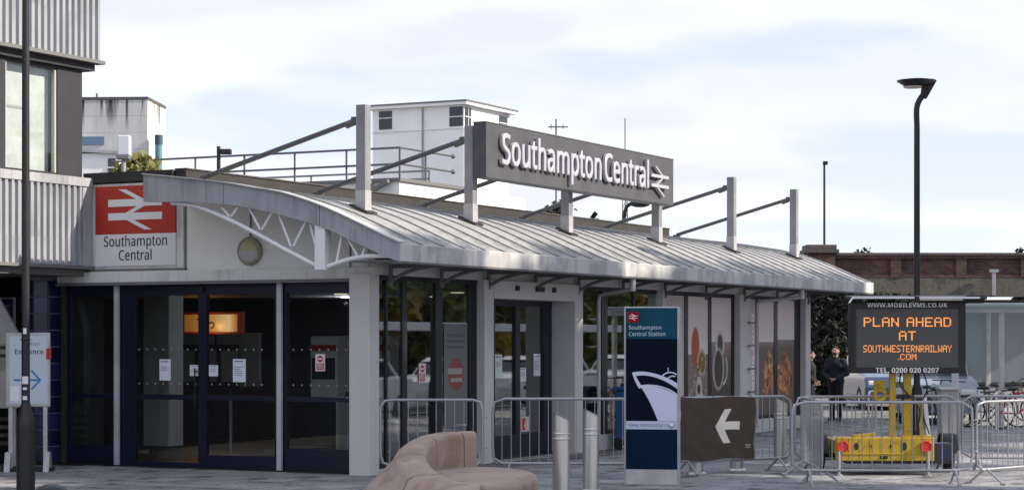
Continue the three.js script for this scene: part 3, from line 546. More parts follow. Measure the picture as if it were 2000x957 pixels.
// ------------------------------------------------------------------ left office block
{
  const L = thing('office_block', 'grey office block with ribbed metal cladding and dark window band, left edge', 'building', [0, 0, 0]);
  const ribbed = (xa, xb, y0, y1, z) => { // trapezoidal ribs running upwards
    const pts = []; const p = 0.135;
    for (let x = xa; x < xb - 0.01; x += p) { const e = Math.min(p, xb - x); pts.push([x, 0], [x + e * 0.36, 0], [x + e * 0.5, 0.035], [x + e * 0.86, 0.035]); }
    pts.push([xb, 0], [xb, -0.05], [xa, -0.05]);
    return poly(pts, y1 - y0).rotateX(Math.PI / 2).scale(1, 1, -1).translate(0, 0, 0);
  };
  const clad = (xa, xb, y0, y1, z) => { const pts = []; const p = 0.135, n = Math.round((xb - xa) / p);
    const pos = []; const prof = []; for (let i = 0; i < n; i++) { const x = xa + i * p; prof.push([x, z], [x + p * 0.36, z], [x + p * 0.48, z + 0.045], [x + p * 0.88, z + 0.045]); } prof.push([xb, z]);
    for (let i = 0; i + 1 < prof.length; i++) { const [ax, az] = prof[i], [bx, bz] = prof[i + 1]; pos.push(ax, y0, az, bx, y0, bz, bx, y1, bz, ax, y0, az, bx, y1, bz, ax, y1, az); }
    const g = new THREE.BufferGeometry(); g.setAttribute('position', new THREE.Float32BufferAttribute(pos, 3)); g.computeVertexNormals(); return g; };
  // bays of cladding, each a sheet of its own
  for (const [a, b] of [[-2.16, -0.27], [-4.06, -2.17], [-5.96, -4.07], [-7.86, -5.97], [-9.76, -7.87], [-11.66, -9.77]]) part('cladding_sheet', [clad(a, b, 2.95, 4.12, -4.93)], M.clad, L);
  for (const [a, b] of [[-1.74, 0.16], [-3.64, -1.75], [-5.54, -3.65], [-7.44, -5.55], [-9.34, -7.45], [-11.24, -9.35]]) part('cladding_sheet', [clad(a, b, 6.02, 11.5, -4.93)], M.clad, L);
  part('cladding_cap', [bb(-12, -0.05, 4.121, 4.25, -5.0, -4.87)], M.cladTrim, L);
  part('corner_trim', [bb(-0.262, -0.06, 2.95, 4.12, -4.98, -4.89)], M.cladTrim, L);
  part('cladding_drip', [bb(-12, -0.02, 2.90, 2.948, -5.0, -4.85)], M.under, L);
  part('upper_drip', [bb(-12, 0.2, 5.965, 6.018, -5.0, -4.84)], M.under, L);
  part('upper_soffit', [bb(-12, 0.1, 5.86, 5.96, -5.3, -4.96)], M.slate, L);
  part('wall', [bb(-12, -0.06, 2.95, 4.12, -15, -4.99), bb(-12, 0.14, 6.02, 11.5, -15, -4.99), bb(-12, -0.18, 4.26, 5.86, -15, -9)], M.slate, L);
  // window band
  const f = part('window', [bb(-0.66, -0.10, 4.252, 5.858, -5.32, -5.04), bb(-2.6, -1.78, 4.252, 5.858, -5.32, -5.04), bb(-1.78, -0.66, 4.252, 4.30, -5.30, -5.05), bb(-1.78, -0.66, 5.80, 5.858, -5.30, -5.05), bb(-12, -4.6, 4.252, 5.858, -5.32, -5.06)], M.slate, L);
  part('pane', [bb(-1.78, -0.66, 4.30, 5.80, -5.10, -5.09), bb(-4.6, -2.6, 4.252, 5.858, -5.20, -5.19)], M.glassDoor, f);
  for (const [a, b] of [[-0.70, -0.662], [-1.778, -1.74]]) part('sash', [bb(a, b, 4.30, 5.80, -5.12, -5.06)], std(lin(0.42, 0.43, 0.36), 0.6), f);
  part('blind', [bb(-1.78, -0.66, 4.3, 5.8, -5.22, -5.21)], std(lin(0.80, 0.82, 0.78), 0.9, 0, { map: T.mottle }), L);
  part('blind_rail', [bb(-1.74, -1.2, 5.18, 5.22, -5.205, -5.20)], std(lin(0.4, 0.4, 0.38), 0.8), L);
  part('side_wall', [bb(-0.2, -0.17, 4.26, 5.86, -9, -5.33)], M.slate, L);
  // undercroft
  part('undercroft_ceiling', [bb(-12, -0.02, 2.80, 2.895, -9, -4.99)], M.under, L);
  part('undercroft_wall', [bb(-12, 0.95, 0, 2.8, -7.2, -7.0)], M.navyDark, L);
  part('return_wall', [bb(-0.26, -0.2, 0, 2.8, -9, -5.96)], M.navyDark, L);
  part('roof', [bb(-12, 0.16, 11.5, 11.7, -15, -4.9)], M.felt, L);
  // tiled round column
  const col = part('tiled_column', [new THREE.CylinderGeometry(0.472, 0.472, 2.95, 40).translate(0.3, 1.475, -6.15)], M.grout, L);
  const tg = join([rbb(-0.102, 0.102, -0.118, 0.118, -0.012, 0.008, 0.004, 1)]), R = rng(12);
  for (let k = 0; k < 8; k++) for (let r = 0; r < 11; r++) {
    const a = -Math.PI / 2 - 0.46 + (k - 3.5) * 0.435 + 0.05, m = part('tile', tg, M.tile[Math.floor(R() * 3)], col, { ready: true });
    m.position.set(0.3 + Math.sin(a) * 0.475, 0.13 + r * 0.25, -6.15 + Math.cos(a) * 0.475); m.rotation.y = a;
  }
  const pp = thing('wall_poster', 'purple framed poster on dark undercroft wall beside the tiled column', 'poster', [-0.285, 2.24, -6.36], -Math.PI / 2);
  part('frame', [rbb(-0.2, 0.2, -0.26, 0.26, -0.02, 0.02, 0.01)], M.grey, pp);
  part('sheet', new THREE.PlaneGeometry(0.35, 0.46).translate(0, 0, 0.024), std(0xffffff, 0.6, 0, { map: print(128, 128, (g) => { g.fillStyle = '#4a1f5c'; g.fillRect(0, 0, 128, 128); g.fillStyle = '#a083b0'; for (let i = 0; i < 6; i++) g.fillRect(66, 26 + i * 15, 40 - (i % 3) * 8, 5); }) }), pp, { uv: true });
}

// ------------------------------------------------------------------ things on the left of the plaza
{
  const e = thing('entrance_sign', 'free-standing pale entrance sign with blue arrow before the tiled column', 'sign', [-1.56, 0, -4.82], CAM + 0.12);
  part('frame', [rbb(-0.31, 0.31, 0.91, 1.96, -0.05, 0.03, 0.015)], M.steelPaint, e);
  part('face', new THREE.PlaneGeometry(0.53, 0.96).translate(0.01, 1.435, 0.034), std(0xffffff, 0.5, 0, { map: print(256, 460, (g, w, h) => {
    g.fillStyle = '#c3cfdb'; g.fillRect(0, 0, w, h); g.fillStyle = '#3a4658'; g.textAlign = 'center'; g.font = '34px sans-serif'; g.fillText('Station', 150, 66); g.font = 'bold 46px sans-serif'; g.fillText('Entrance', 132, 124); g.strokeStyle = '#3f78b4'; g.lineWidth = 13; g.beginPath(); g.moveTo(30, 300); g.lineTo(200, 300); g.moveTo(148, 236); g.lineTo(206, 300); g.lineTo(148, 364); g.stroke(); g.fillStyle = '#e8ecf0'; g.fillRect(6, 340, 62, 100);
  }) }), e, { uv: true });
  for (const s of [-1, 1]) { part('leg', [rbb(s * 0.24 - 0.03, s * 0.24 + 0.03, 0.05, 0.908, -0.04, 0.02, 0.006)], M.steelPaint, e);
    part('foot', [poly([[-0.24, 0], [0.24, 0], [0.1, 0.26], [-0.1, 0.26]], 0.07, 0.006).rotateY(Math.PI / 2).translate(s * 0.27 - 0.035, 0.004, 0)], M.steelPaint, e); }
  part('base_plate', [rbb(-0.36, 0.36, 0.006, 0.05, -0.16, 0.16, 0.01)], M.navyDark, e);
  part('sticker', [box(0.07, 0.16, 0.004, 0.29, 1.66, 0.033)], M.red, e);
  // sloping board at the very edge
  const b = thing('information_stand', 'light grey slope-topped information stand at far left edge of view', 'stand', [-0.69, 0, -5.75], CAM);
  part('side_panel', [poly([[-0.7, 0.86], [0.0, 0.86], [0.0, 1.98], [-0.28, 2.5], [-0.7, 2.75]], 0.1, 0.008)], M.steelPaint, b);
  part('notice', [bb(-0.4, -0.06, 1.4, 1.8, 0.11, 0.114)], M.grey, b);
  part('dark_strip', [bb(-0.5, -0.05, 1.72, 1.77, 0.115, 0.118), bb(-0.5, -0.05, 1.60, 1.65, 0.115, 0.118)], M.slate, b);
  for (let i = 0; i < 4; i++) part('slat', [rbb(-0.6, 0.25, 0.3 + i * 0.12, 0.36 + i * 0.12, -0.1, -0.05, 0.008)], M.wood, b);
  part('leg', [rbb(-0.08, -0.02, 0, 0.86, 0.01, 0.07, 0.006)], M.steelPaint, b); part('leg', [rbb(-0.62, -0.56, 0, 0.86, 0.01, 0.07, 0.006)], M.steelPaint, b);
  // near lamp column
  const l = thing('lamp_column', 'near black lamp column with round stickers and thick base, left foreground', 'lamp post', [-5.28, 0, -1.67], CAM);
  part('base', [lathe([[0.108, 0], [0.108, 0.82], [0.11, 0.86], [0.102, 0.93], [0.062, 1.08], [0.052, 1.1]], 28)], M.lampBlack, l);
  part('shaft', [lathe([[0.05, 1.08], [0.046, 3.5], [0.04, 7]], 20)], M.lampBlack, l);
  part('lantern', [lathe([[0, 7], [0.3, 7.05], [0.32, 7.12], [0, 7.2]], 20)], M.lampBlack, l);
  for (const [y, w, h] of [[1.38, 0.08, 0.09], [1.28, 0.05, 0.03], [1.17, 0.055, 0.045], [1.96, 0.04, 0.07]]) part('sticker', [new THREE.CylinderGeometry(0.0515, 0.0515, h, 16, 1, true, -w / 0.1, w / 0.05).translate(0, y, 0)], M.white, l);
  part('clamp', [new THREE.TorusGeometry(0.052, 0.012, 6, 16).rotateX(Math.PI / 2).translate(0, 1.86, 0)], M.lampBlack, l);
  // dark dome
  const d = thing('domed_bollard', 'black dome-topped bollard peeping in at bottom left beside lamp column', 'bollard', [-10.03, 0, 2.7]);
  part('body', [lathe([[0.15, 0], [0.15, 0.42], [0.16, 0.45]], 24)], M.lampBlack, d); part('cap', [lathe([[0.16, 0.45], [0.155, 0.5], [0.12, 0.56], [0.06, 0.582], [0, 0.586]], 24)], M.lampBlack, d);
}

// ------------------------------------------------------------------ curved stone bench
{
  const b = thing('stone_bench', 'smooth curved pinkish stone bench with sweeping backrest', 'bench', [-4.65, -0.06, 4.28], CAM);
  // local x = camera right, local z = towards camera
  const cuts = [0, 0.085, 0.30, 0.53, 0.76, 1], K = 12;
  for (let c = 0; c < 5; c++) {
    const n = 12, pos = [], idx = [];
    for (let i = 0; i <= n; i++) {
      const t = cuts[c] + 0.003 + (cuts[c + 1] - cuts[c] - 0.006) * i / n, ph = (-82 + 172 * t) * Math.PI / 180, h = 0.87 - 0.40 * smooth(clamp((t - 0.16) / 0.84)), cx = -0.12, rx = 0.60, rz = 1.35;
      const ex = -Math.cos(ph), ez = Math.sin(ph), nx = ex / rx, nz = ez / rz, nl = Math.hypot(nx, nz), ox = nx / nl, oz = nz / nl;   // outward direction
      const f = Math.min(i, n - i) === 0 ? 0.006 : 0, hh = h - f, tw = 0.24 + 0.22 * t, bw = 0.56 + 0.5 * t;
      const sec = [[0.0 + f, 0.0], [f, 0.3], [0.002 + f, hh - 0.09], [0.015 + f, hh - 0.04], [0.05, hh - 0.010], [tw * 0.5, hh], [tw * 0.8, hh - 0.016], [tw, hh - 0.06], [tw + 0.05 - f, hh - 0.15], [tw + (bw - tw) * 0.55 - f, hh * 0.55], [bw - f, hh * 0.28], [bw + 0.02 - f, 0]];
      for (const [o, y] of sec) pos.push(cx + ex * rx + ox * o, y, ez * rz + oz * o);
    }
    for (let i = 0; i < n; i++) for (let k = 0; k < K - 1; k++) { const a = i * K + k; idx.push(a, a + 1, a + K, a + 1, a + K + 1, a + K); }
    for (const i of [0, n]) { const q = pos.length / 3; for (let k = 0; k < K; k++) pos.push(...pos.slice((i * K + k) * 3, (i * K + k) * 3 + 3)); let sx = 0, sy = 0, sz = 0; for (let k = 0; k < K; k++) { sx += pos[(i * K + k) * 3]; sy += pos[(i * K + k) * 3 + 1]; sz += pos[(i * K + k) * 3 + 2]; } pos.push(sx / K, sy / K, sz / K); for (let k = 0; k < K; k++) { const k2 = (k + 1) % K; i ? idx.push(q + K, q + k, q + k2) : idx.push(q + K, q + k2, q + k); } }
    const g = new THREE.BufferGeometry(); g.setAttribute('position', new THREE.Float32BufferAttribute(pos, 3)); g.setIndex(idx); g.computeVertexNormals();
    part('backrest_segment', [g], M.bench, b);
  }
  const s = new THREE.Shape(); s.moveTo(-0.68, -1.2); s.bezierCurveTo(-0.2, -1.5, 0.22, -1.1, 0.34, -0.5); s.bezierCurveTo(0.44, 0.1, 0.3, 1.0, -0.1, 1.35); s.bezierCurveTo(-0.5, 1.3, -0.74, 0.4, -0.68, -1.2);
  part('seat', [new THREE.ExtrudeGeometry(s, { depth: 0.30, bevelEnabled: true, bevelSize: 0.10, bevelThickness: 0.085, bevelSegments: 6, curveSegments: 20 }).rotateX(Math.PI / 2).translate(0, 0.385, 0)], M.bench, b);
  part('plinth', [new THREE.ExtrudeGeometry(s, { depth: 0.2, bevelEnabled: false, curveSegments: 20 }).rotateX(Math.PI / 2).translate(0, 0.14, 0)], M.concreteDark, b);
}

// ------------------------------------------------------------------ bollards
{
  const b = thing('steel_bollard', 'nearest slanted-top stainless bollard, left of the pair in the foreground', 'bollard', [-2.63, 0, 4.1], CAM);
  const g = new THREE.CylinderGeometry(0.1, 0.1, 1.02, 28, 1, true).translate(0, 0.51, 0), p = g.attributes.position;
  const slant = (x) => 1.02 - (x + 0.1) * 0.5;
  for (let i = 0; i < p.count; i++) if (p.getY(i) > 0.6) p.setY(i, slant(p.getX(i)));
  g.computeVertexNormals();
  part('post', [g], M.stainless, b);
  const c = new THREE.CylinderGeometry(0.1, 0.1, 0.012, 28), q = c.attributes.position; for (let i = 0; i < q.count; i++) q.setY(i, slant(q.getX(i)) + q.getY(i) - 0.004); c.computeVertexNormals();
  part('cap', [c], M.galv, b);
  for (const y of [0.70, 0.76]) part('band', [lathe([[0.1, y - 0.014], [0.107, y - 0.01], [0.107, y + 0.01], [0.1, y + 0.014]], 28)], M.stainless, b);
  part('collar', [lathe([[0.1, 0.03], [0.13, 0.025], [0.135, 0.002]], 28)], M.stainless, b);
  copy(b, 'second slanted-top stainless bollard, right of the foreground pair', [-1.38, 0, 3.9], CAM);
  copy(b, 'steel bollard whose foot shows below the left half of the arrow banner', [2.2, 0, 3.84], CAM);
  copy(b, 'steel bollard whose foot shows below the right half of the arrow banner', [3.24, 0, 4.04], CAM);
  copy(b, 'slanted-top steel bollard behind bars right of the arrow banner', [4.57, 0, 4.22], CAM);
}

// ------------------------------------------------------------------ crowd barriers
function makeBarrier(w, label, pos, ry) {
  const b = thing('crowd_barrier', label, 'barrier', pos, ry, 'galvanised crowd barriers on the plaza');
  part('frame', [pipe([[-w / 2, 0.19, 0], [-w / 2, 1.06, 0], [w / 2, 1.06, 0], [w / 2, 0.19, 0]], 0.019, 0.13, true)], M.galv, b);
  const n = Math.round(w / 0.125), bg = join([rod([0, 0.19, 0], [0, 1.06, 0], 0.007, 6)]);
  for (let i = 1; i < n; i++) { const m = part('bar', bg, M.galv, b, { ready: true }); m.position.x = -w / 2 + i * w / n; }
  for (const s of [-1, 1]) part('foot', [pipe([[s * (w / 2 - 0.22), 0.012, -0.26], [s * (w / 2 - 0.22), 0.2, 0], [s * (w / 2 - 0.22), 0.012, 0.26]], 0.016, 0.03), rod([s * (w / 2 - 0.22), 0.012, -0.3], [s * (w / 2 - 0.22), 0.012, -0.22], 0.02), rod([s * (w / 2 - 0.22), 0.012, 0.3], [s * (w / 2 - 0.22), 0.012, 0.22], 0.02)], M.galv, b);
  part('hook', [new THREE.TorusGeometry(0.035, 0.009, 6, 12, 4).translate(w / 2 + 0.035, 0.8, 0), new THREE.TorusGeometry(0.035, 0.009, 6, 12, 4).translate(w / 2 + 0.035, 0.4, 0)], M.galv, b);
  return b;
}
function span(p, q) { const dx = q[0] - p[0], dz = q[1] - p[1]; return [Math.hypot(dx, dz), [(p[0] + q[0]) / 2, 0, (p[1] + q[1]) / 2], Math.atan2(-dz, dx)]; }
{
  const put = (label, p, q) => { const [w, c, ry] = span(p, q); return makeBarrier(w, label, c, ry); };
  put('crowd barrier across the first shop window behind the stone bench', [-0.80, 0.54], [-0.18, 1.75]);
  put('crowd barrier between the stone bench and the information totem', [0.30, 1.65], [1.25, 3.7]);
  put('crowd barrier carrying the dark arrow banner', [1.7, 3.72], [3.39, 4.8]);
  put('front crowd barrier of the pen, nearest to the yellow trailer lights', [0.69, 5.77], [1.75, 7.82]);
  put('rear crowd barrier of the pen behind the yellow trailer, left part', [3.05, 4.98], [4.5, 6.9]);
  put('side crowd barrier of the pen at the trailer wheel on the left', [2.85, 5.15], [1.05, 6.05]);
  put('side crowd barrier of the pen right of the trailer', [1.80, 7.86], [4.0, 8.62]);
  put('rear crowd barrier of the pen behind the yellow trailer, right part', [4.55, 6.95], [5.5, 8.9]);
  // banner on the third barrier
  const [w, c, ry] = span([1.7, 3.72], [3.39, 4.8]);
  const bn = thing('arrow_banner', 'sagging dark brown banner with white left arrow tied to a barrier', 'banner', c, ry);
  const bw = 1.28, g = new THREE.PlaneGeometry(bw, 0.86, 48, 24), p = g.attributes.position;
  for (let i = 0; i < p.count; i++) { const x = p.getX(i), y = p.getY(i); p.setZ(i, 0.014 * Math.sin(x * 9 + y * 4) + 0.02 * Math.exp(-(((x + 0.16 + 0.28 * y) * 14) ** 2)) + 0.006 * Math.sin(y * 21 + x * 13)); p.setX(i, x + 0.008 * Math.sin(y * 8)); p.setY(i, y + 0.012 * Math.sin(x * 7)); }
  g.computeVertexNormals(); g.translate(-w / 2 + 0.06 + bw / 2, 0.635, 0.045);
  const bt = print(512, 344, (k, W2, H2) => { k.fillStyle = '#544c45'; k.fillRect(0, 0, W2, H2); k.fillStyle = '#ece6dc'; k.beginPath(); for (const [x, y] of [[238, 158], [296, 70], [344, 70], [300, 140], [408, 138], [408, 184], [300, 184], [344, 258], [298, 258]]) k.lineTo(x, y); k.fill(); k.fillStyle = '#a9a39b'; k.fillRect(448, 262, 40, 8); k.fillRect(448, 276, 34, 6); });
  part('sheet', g, matt(0xffffff, { map: bt, roughness: 0.6, side: THREE.DoubleSide }), bn, { uv: true });
  for (const s of [0.1, 0.6, 1.24]) part('cable_tie', [new THREE.TorusGeometry(0.03, 0.004, 6, 12).rotateY(Math.PI / 2).translate(-w / 2 + 0.04 + s, 1.06, 0.01)], M.black, bn);
}

// ------------------------------------------------------------------ totem
{
  const t = thing('information_totem', 'tall teal and navy information totem with ship picture and station name', 'sign', [-0.13, 0, 4.18], CAM - 0.17);
  part('body', [rbb(-0.355, 0.355, 0.0, 2.28, -0.10, 0.0, 0.012)], M.steelPaint, t);
  const face = print(512, 1800, (g, w, h) => {
    g.fillStyle = '#1c4a5e'; g.fillRect(0, 0, w, 345); const q = g.createLinearGradient(0, 0, w, 0); q.addColorStop(0, 'rgba(20,50,66,0.4)'); q.addColorStop(0.6, 'rgba(20,50,66,0)'); g.fillStyle = q; g.fillRect(0, 0, w, 345);
    g.fillStyle = '#0a1526'; g.fillRect(0, 345, w, h); g.fillStyle = '#8e1a28'; g.fillRect(20, 44, 105, 120);
    g.strokeStyle = '#e6c6c6'; g.lineWidth = 9; g.beginPath(); g.moveTo(30, 88); g.lineTo(116, 88); g.moveTo(30, 114); g.lineTo(116, 114); g.moveTo(54, 66); g.lineTo(92, 88); g.lineTo(54, 114); g.lineTo(92, 138); g.stroke();
    g.fillStyle = '#c4d2d8'; g.font = '62px sans-serif'; g.fillText('Southampton', 26, 240, 330); g.fillText('Central Station', 26, 312, 370);
    g.fillStyle = '#cdd2e6'; // ship
    g.beginPath(); g.moveTo(60, 722); g.bezierCurveTo(150, 690, 330, 715, 512, 840); g.lineTo(512, 990); g.bezierCurveTo(420, 880, 260, 850, 130, 900); g.bezierCurveTo(100, 850, 80, 790, 60, 722); g.fill();
    g.fillStyle = '#0a1526'; g.beginPath(); g.moveTo(98, 760); g.bezierCurveTo(220, 730, 380, 790, 512, 905); g.lineTo(512, 960); g.bezierCurveTo(410, 868, 260, 838, 150, 862); g.closePath(); g.fill();
    g.fillStyle = '#cdd2e6'; g.beginPath(); g.moveTo(148, 882); g.bezierCurveTo(260, 856, 410, 890, 512, 985); g.lineTo(512, 1260); g.lineTo(318, 1260); g.bezierCurveTo(270, 1120, 220, 1000, 148, 882); g.fill();
    g.strokeStyle = '#cdd2e6'; g.lineWidth = 14; g.beginPath(); g.arc(440, 810, 92, Math.PI * 1.08, Math.PI * 1.75); g.stroke(); g.beginPath(); g.arc(470, 830, 70, Math.PI * 1.1, Math.PI * 1.6); g.stroke(); g.lineWidth = 9; g.beginPath(); g.moveTo(420, 720); g.lineTo(420, 665); g.stroke();
    g.fillStyle = '#c3c8dc'; g.fillRect(0, 1262, w, 92); g.fillStyle = '#4b5770'; g.font = '52px sans-serif'; g.fillText('www.nationalrail.co.uk', 24, 1326, 470);
    g.fillStyle = '#0a2238'; g.fillRect(0, 1356, w, h);
  });
  part('face', new THREE.PlaneGeometry(0.66, 2.06).translate(-0.005, 1.235, 0.004), matt(0xffffff, { map: face, roughness: 0.6 }), t, { uv: true });
  part('edge_trim', [bb(-0.358, -0.338, 0, 2.28, 0.0, 0.012), bb(0.325, 0.357, 0, 2.28, 0.0, 0.014)], M.galv, t);
  part('kick_plate', [bb(-0.335, 0.322, 0.01, 0.20, 0.0, 0.008)], M.steelPaint, t);
  part('lock', [new THREE.SphereGeometry(0.032, 16, 10).scale(1, 1, 0.4).translate(0.25, 0.76, 0.008)], M.stainless, t);
}

// ------------------------------------------------------------------ message trailer
{
  const t = thing('message_trailer', 'yellow trailer with dark electronic message screen on mast inside barrier pen', 'trailer', [3.165, 0, 6.15], CAM);
  // local x across (camera right), z towards the camera
  const scr = part('screen_case', [rbb(-0.42, 1.17, 1.40, 2.38, -0.02, 0.16, 0.02)], M.black, t);
  scr.position.z = 0;
  const F5 = { P: 'F4 8C 8C FA 84 84 80', L: '' };
  const glyph = { P: ['1111.', '1...1', '1...1', '1111.', '1....', '1....', '1....'], L: ['1....', '1....', '1....', '1....', '1....', '1....', '11111'], A: ['.111.', '1...1', '1...1', '11111', '1...1', '1...1', '1...1'], N: ['1...1', '11..1', '11..1', '1.1.1', '1..11', '1..11', '1...1'], H: ['1...1', '1...1', '1...1', '11111', '1...1', '1...1', '1...1'], E: ['11111', '1....', '1....', '1111.', '1....', '1....', '11111'], D: ['1111.', '1...1', '1...1', '1...1', '1...1', '1...1', '1111.'], T: ['11111', '..1..', '..1..', '..1..', '..1..', '..1..', '..1..'], S: ['.1111', '1....', '1....', '.111.', '....1', '....1', '1111.'], O: ['.111.', '1...1', '1...1', '1...1', '1...1', '1...1', '.111.'], U: ['1...1', '1...1', '1...1', '1...1', '1...1', '1...1', '.111.'], W: ['1...1', '1...1', '1...1', '1.1.1', '1.1.1', '11.11', '1...1'], R: ['1111.', '1...1', '1...1', '1111.', '1.1..', '1..1.', '1...1'], I: ['111', '.1.', '.1.', '.1.', '.1.', '.1.', '111'], M: ['1...1', '11.11', '1.1.1', '1.1.1', '1...1', '1...1', '1...1'], C: ['.111.', '1...1', '1....', '1....', '1....', '1...1', '.111.'], Y: ['1...1', '1...1', '.1.1.', '..1..', '..1..', '..1..', '..1..'], '.': ['.', '.', '.', '.', '.', '.', '1'], ' ': ['...', '...', '...', '...', '...', '...', '...'] };
  const led = print(1024, 640, (g, w, h) => {
    g.fillStyle = '#000'; g.fillRect(0, 0, w, h);
    const line = (s, y, sx, sy) => { let n = 0; for (const c of s) n += glyph[c][0].length + 1; let x = w / 2 - (n - 1) * sx / 2; for (const c of s) { const q = glyph[c]; for (let r = 0; r < 7; r++) for (let k = 0; k < q[r].length; k++) if (q[r][k] === '1') { g.fillStyle = '#ff9a3c'; g.beginPath(); g.ellipse(x + k * sx + sx / 2, y + r * sy + sy / 2, sx * 0.52, sy * 0.52, 0, 0, 7); g.fill(); } x += (q[0].length + 1) * sx; } };
    line('PLAN AHEAD', 92, 15.4, 14.5); line('AT', 242, 15.4, 14.5); line('SOUTHWESTERNRAILWAY', 396, 8.0, 11); line('.COM', 490, 9.5, 9.6);
  });
  const grid = tex(128, 80, (u, v) => ((u * 64) % 1 < 0.7 && (v * 40) % 1 < 0.7) ? 0.30 : 0.24);
  grid.repeat.set(1, 1);
  part('display', new THREE.PlaneGeometry(1.40, 0.80).translate(0.365, 1.88, 0.166), new THREE.MeshStandardMaterial({ color: 0xffffff, map: grid, roughness: 0.5, emissive: 0xffffff, emissiveMap: led, emissiveIntensity: 0.62 }), scr, { uv: true });
  part('display_frame', [bb(-0.38, -0.335, 1.46, 2.30, 0.155, 0.172), bb(1.065, 1.11, 1.46, 2.30, 0.155, 0.172)], M.black, scr);
  for (const [s, y, sz] of [['WWW.MOBILEVMS.CO.UK', 2.304, 0.060], ['TEL. 0200 020 0207', 1.41, 0.066]]) { const g = text(s, sz, 0.004, font, 1.08); g.translate(0.365 - wid(g) / 2, y, 0.162); part('lettering', [g], M.white, scr); }
  // solar wings on top, edge on
  const wg = part('solar_panel', [box(0.86, 0.035, 0.62, 0.0, 2.44, 0.06, 0, 0.05), box(0.9, 0.035, 0.62, 0.96, 2.44, 0.06, 0, 0.05)], M.black, t);
  part('panel_edge', [box(0.84, 0.026, 0.02, 0.0, 2.43, 0.378), box(0.82, 0.026, 0.02, 0.9, 2.43, 0.378), bar([-0.42, 2.43, 0.378], [-0.48, 2.36, 0.45], 0.028, 0.02)], M.white, wg);
  part('side_box', [rbb(1.18, 1.42, 2.36, 2.47, -0.1, 0.2, 0.01)], M.black, t);
  // mast
  for (const [x0, x1] of [[0.15, 0.235], [0.345, 0.45]]) part('mast', [rbb(x0, x1, 0.48, 1.42, -0.05, 0.02, 0.008)], M.yellow, t);
  part('mast_plate', [bb(0.24, 0.34, 0.62, 0.68, -0.04, -0.01), bb(0.24, 0.34, 1.2, 1.28, -0.04, -0.01)], std(lin(0.16, 0.17, 0.13), 0.5), t);
  part('winch', [rod([0.24, 1.08, 0.05], [0.4, 1.08, 0.05], 0.03), rod([0.32, 0.98, 0.05], [0.32, 1.1, 0.07], 0.018), rbb(0.40, 0.48, 1.06, 1.1, 0.03, 0.07, 0.01)], M.black, t);
  part('cable_drum', [new THREE.TorusGeometry(0.07, 0.03, 8, 20).translate(0.02, 1.10, 0), rbb(-0.06, 0.1, 1.14, 1.3, -0.06, 0.0, 0.01)], M.yellow, t);
  part('strut', [bar([0.62, 0.5, -0.1], [0.58, 1.0, -0.1], 0.05, 0.04)], M.yellow, t);
  part('strut', [bar([0.72, 0.45, -0.12], [0.66, 1.06, -0.12], 0.05, 0.05)], M.white, t);
  const hose = (pts, r2, m) => new THREE.TubeGeometry(new THREE.CatmullRomCurve3(pts.map((p) => V(...p))), 20, r2, 6);
  part('cable', [hose([[0.3, 1.42, 0.05], [0.28, 1.25, 0.1], [0.55, 0.9, 0.08], [0.5, 0.56, 0.03]], 0.012)], M.black, t);
  part('cable', [hose([[0.62, 1.4, 0.02], [0.66, 1.2, 0.06], [0.58, 0.95, 0.05], [0.7, 0.56, 0.0]], 0.010)], M.black, t);
  for (const [x, y] of [[0.2, 0.62], [0.2, 0.8], [0.2, 1.2], [0.42, 0.62], [0.42, 0.8], [0.42, 1.2], [0.42, 1.34], [0.19, 1.34]]) part('bolt', [new THREE.CylinderGeometry(0.014, 0.014, 0.012, 6).rotateX(Math.PI / 2).translate(x, y, 0.024)], M.galv, t);
  part('number_plate_lamp', [rbb(0.0, 0.1, 0.23, 0.27, 0.14, 0.17, 0.008)], M.black, t);
  // chassis
  const R0 = -0.60, R1 = 0.74;
  const ch = part('chassis_beam', [rbb(R0, R1, 0.20, 0.52, 0.0, 0.14, 0.012)], M.yellow, t);
  for (let i = 0; i < 8; i++) part('panel_joint', [bb(R0 + 0.16 + i * 0.145, R0 + 0.164 + i * 0.145, 0.22, 0.5, 0.139, 0.1415)], M.felt, ch);
  part('rib', [rbb(R0 + 0.05, R1 - 0.05, 0.292, 0.306, 0.14, 0.15, 0.004)], M.yellow, ch);
  for (const [x, r] of [[-0.33, 0.03], [-0.12, 0.014], [0.14, 0.014], [0.33, 0.034]]) part('slot', [new THREE.CylinderGeometry(r, r, 0.005, 16).scale(1, 1, 1.7).rotateX(Math.PI / 2).translate(x, 0.40, 0.1425)], M.black, ch);
  part('top_tray', [box(0.3, 0.04, 0.1, -0.2, 0.55, 0.05, 0, 0, 0.12), bb(0.3, 0.74, 0.522, 0.545, 0.02, 0.1)], M.yellow, t);
  part('bed', [bb(R0 + 0.05, R1 - 0.05, 0.28, 0.46, -1.5, -0.01)], M.yellow, t);
  part('underframe', [bb(-0.45, 1.0, 0.16, 0.198, -0.3, 0.1), rod([-0.7, 0.24, -0.7], [1.05, 0.24, -0.7], 0.04)], M.black, t);
  part('battery_box', [rbb(0.76, 1.0, 0.16, 0.44, -0.25, 0.05, 0.015)], std(lin(0.015, 0.02, 0.05), 0.5), t);
  for (const x of [-0.52, 0.62]) { const l = part('tail_lamp', [new THREE.CylinderGeometry(0.078, 0.078, 0.06, 10).rotateX(Math.PI / 2).translate(x, 0.40, 0.175)], M.lampRed, t); part('lens_ring', [new THREE.TorusGeometry(0.074, 0.008, 6, 10).translate(x, 0.40, 0.205)], M.lampRed, l); }
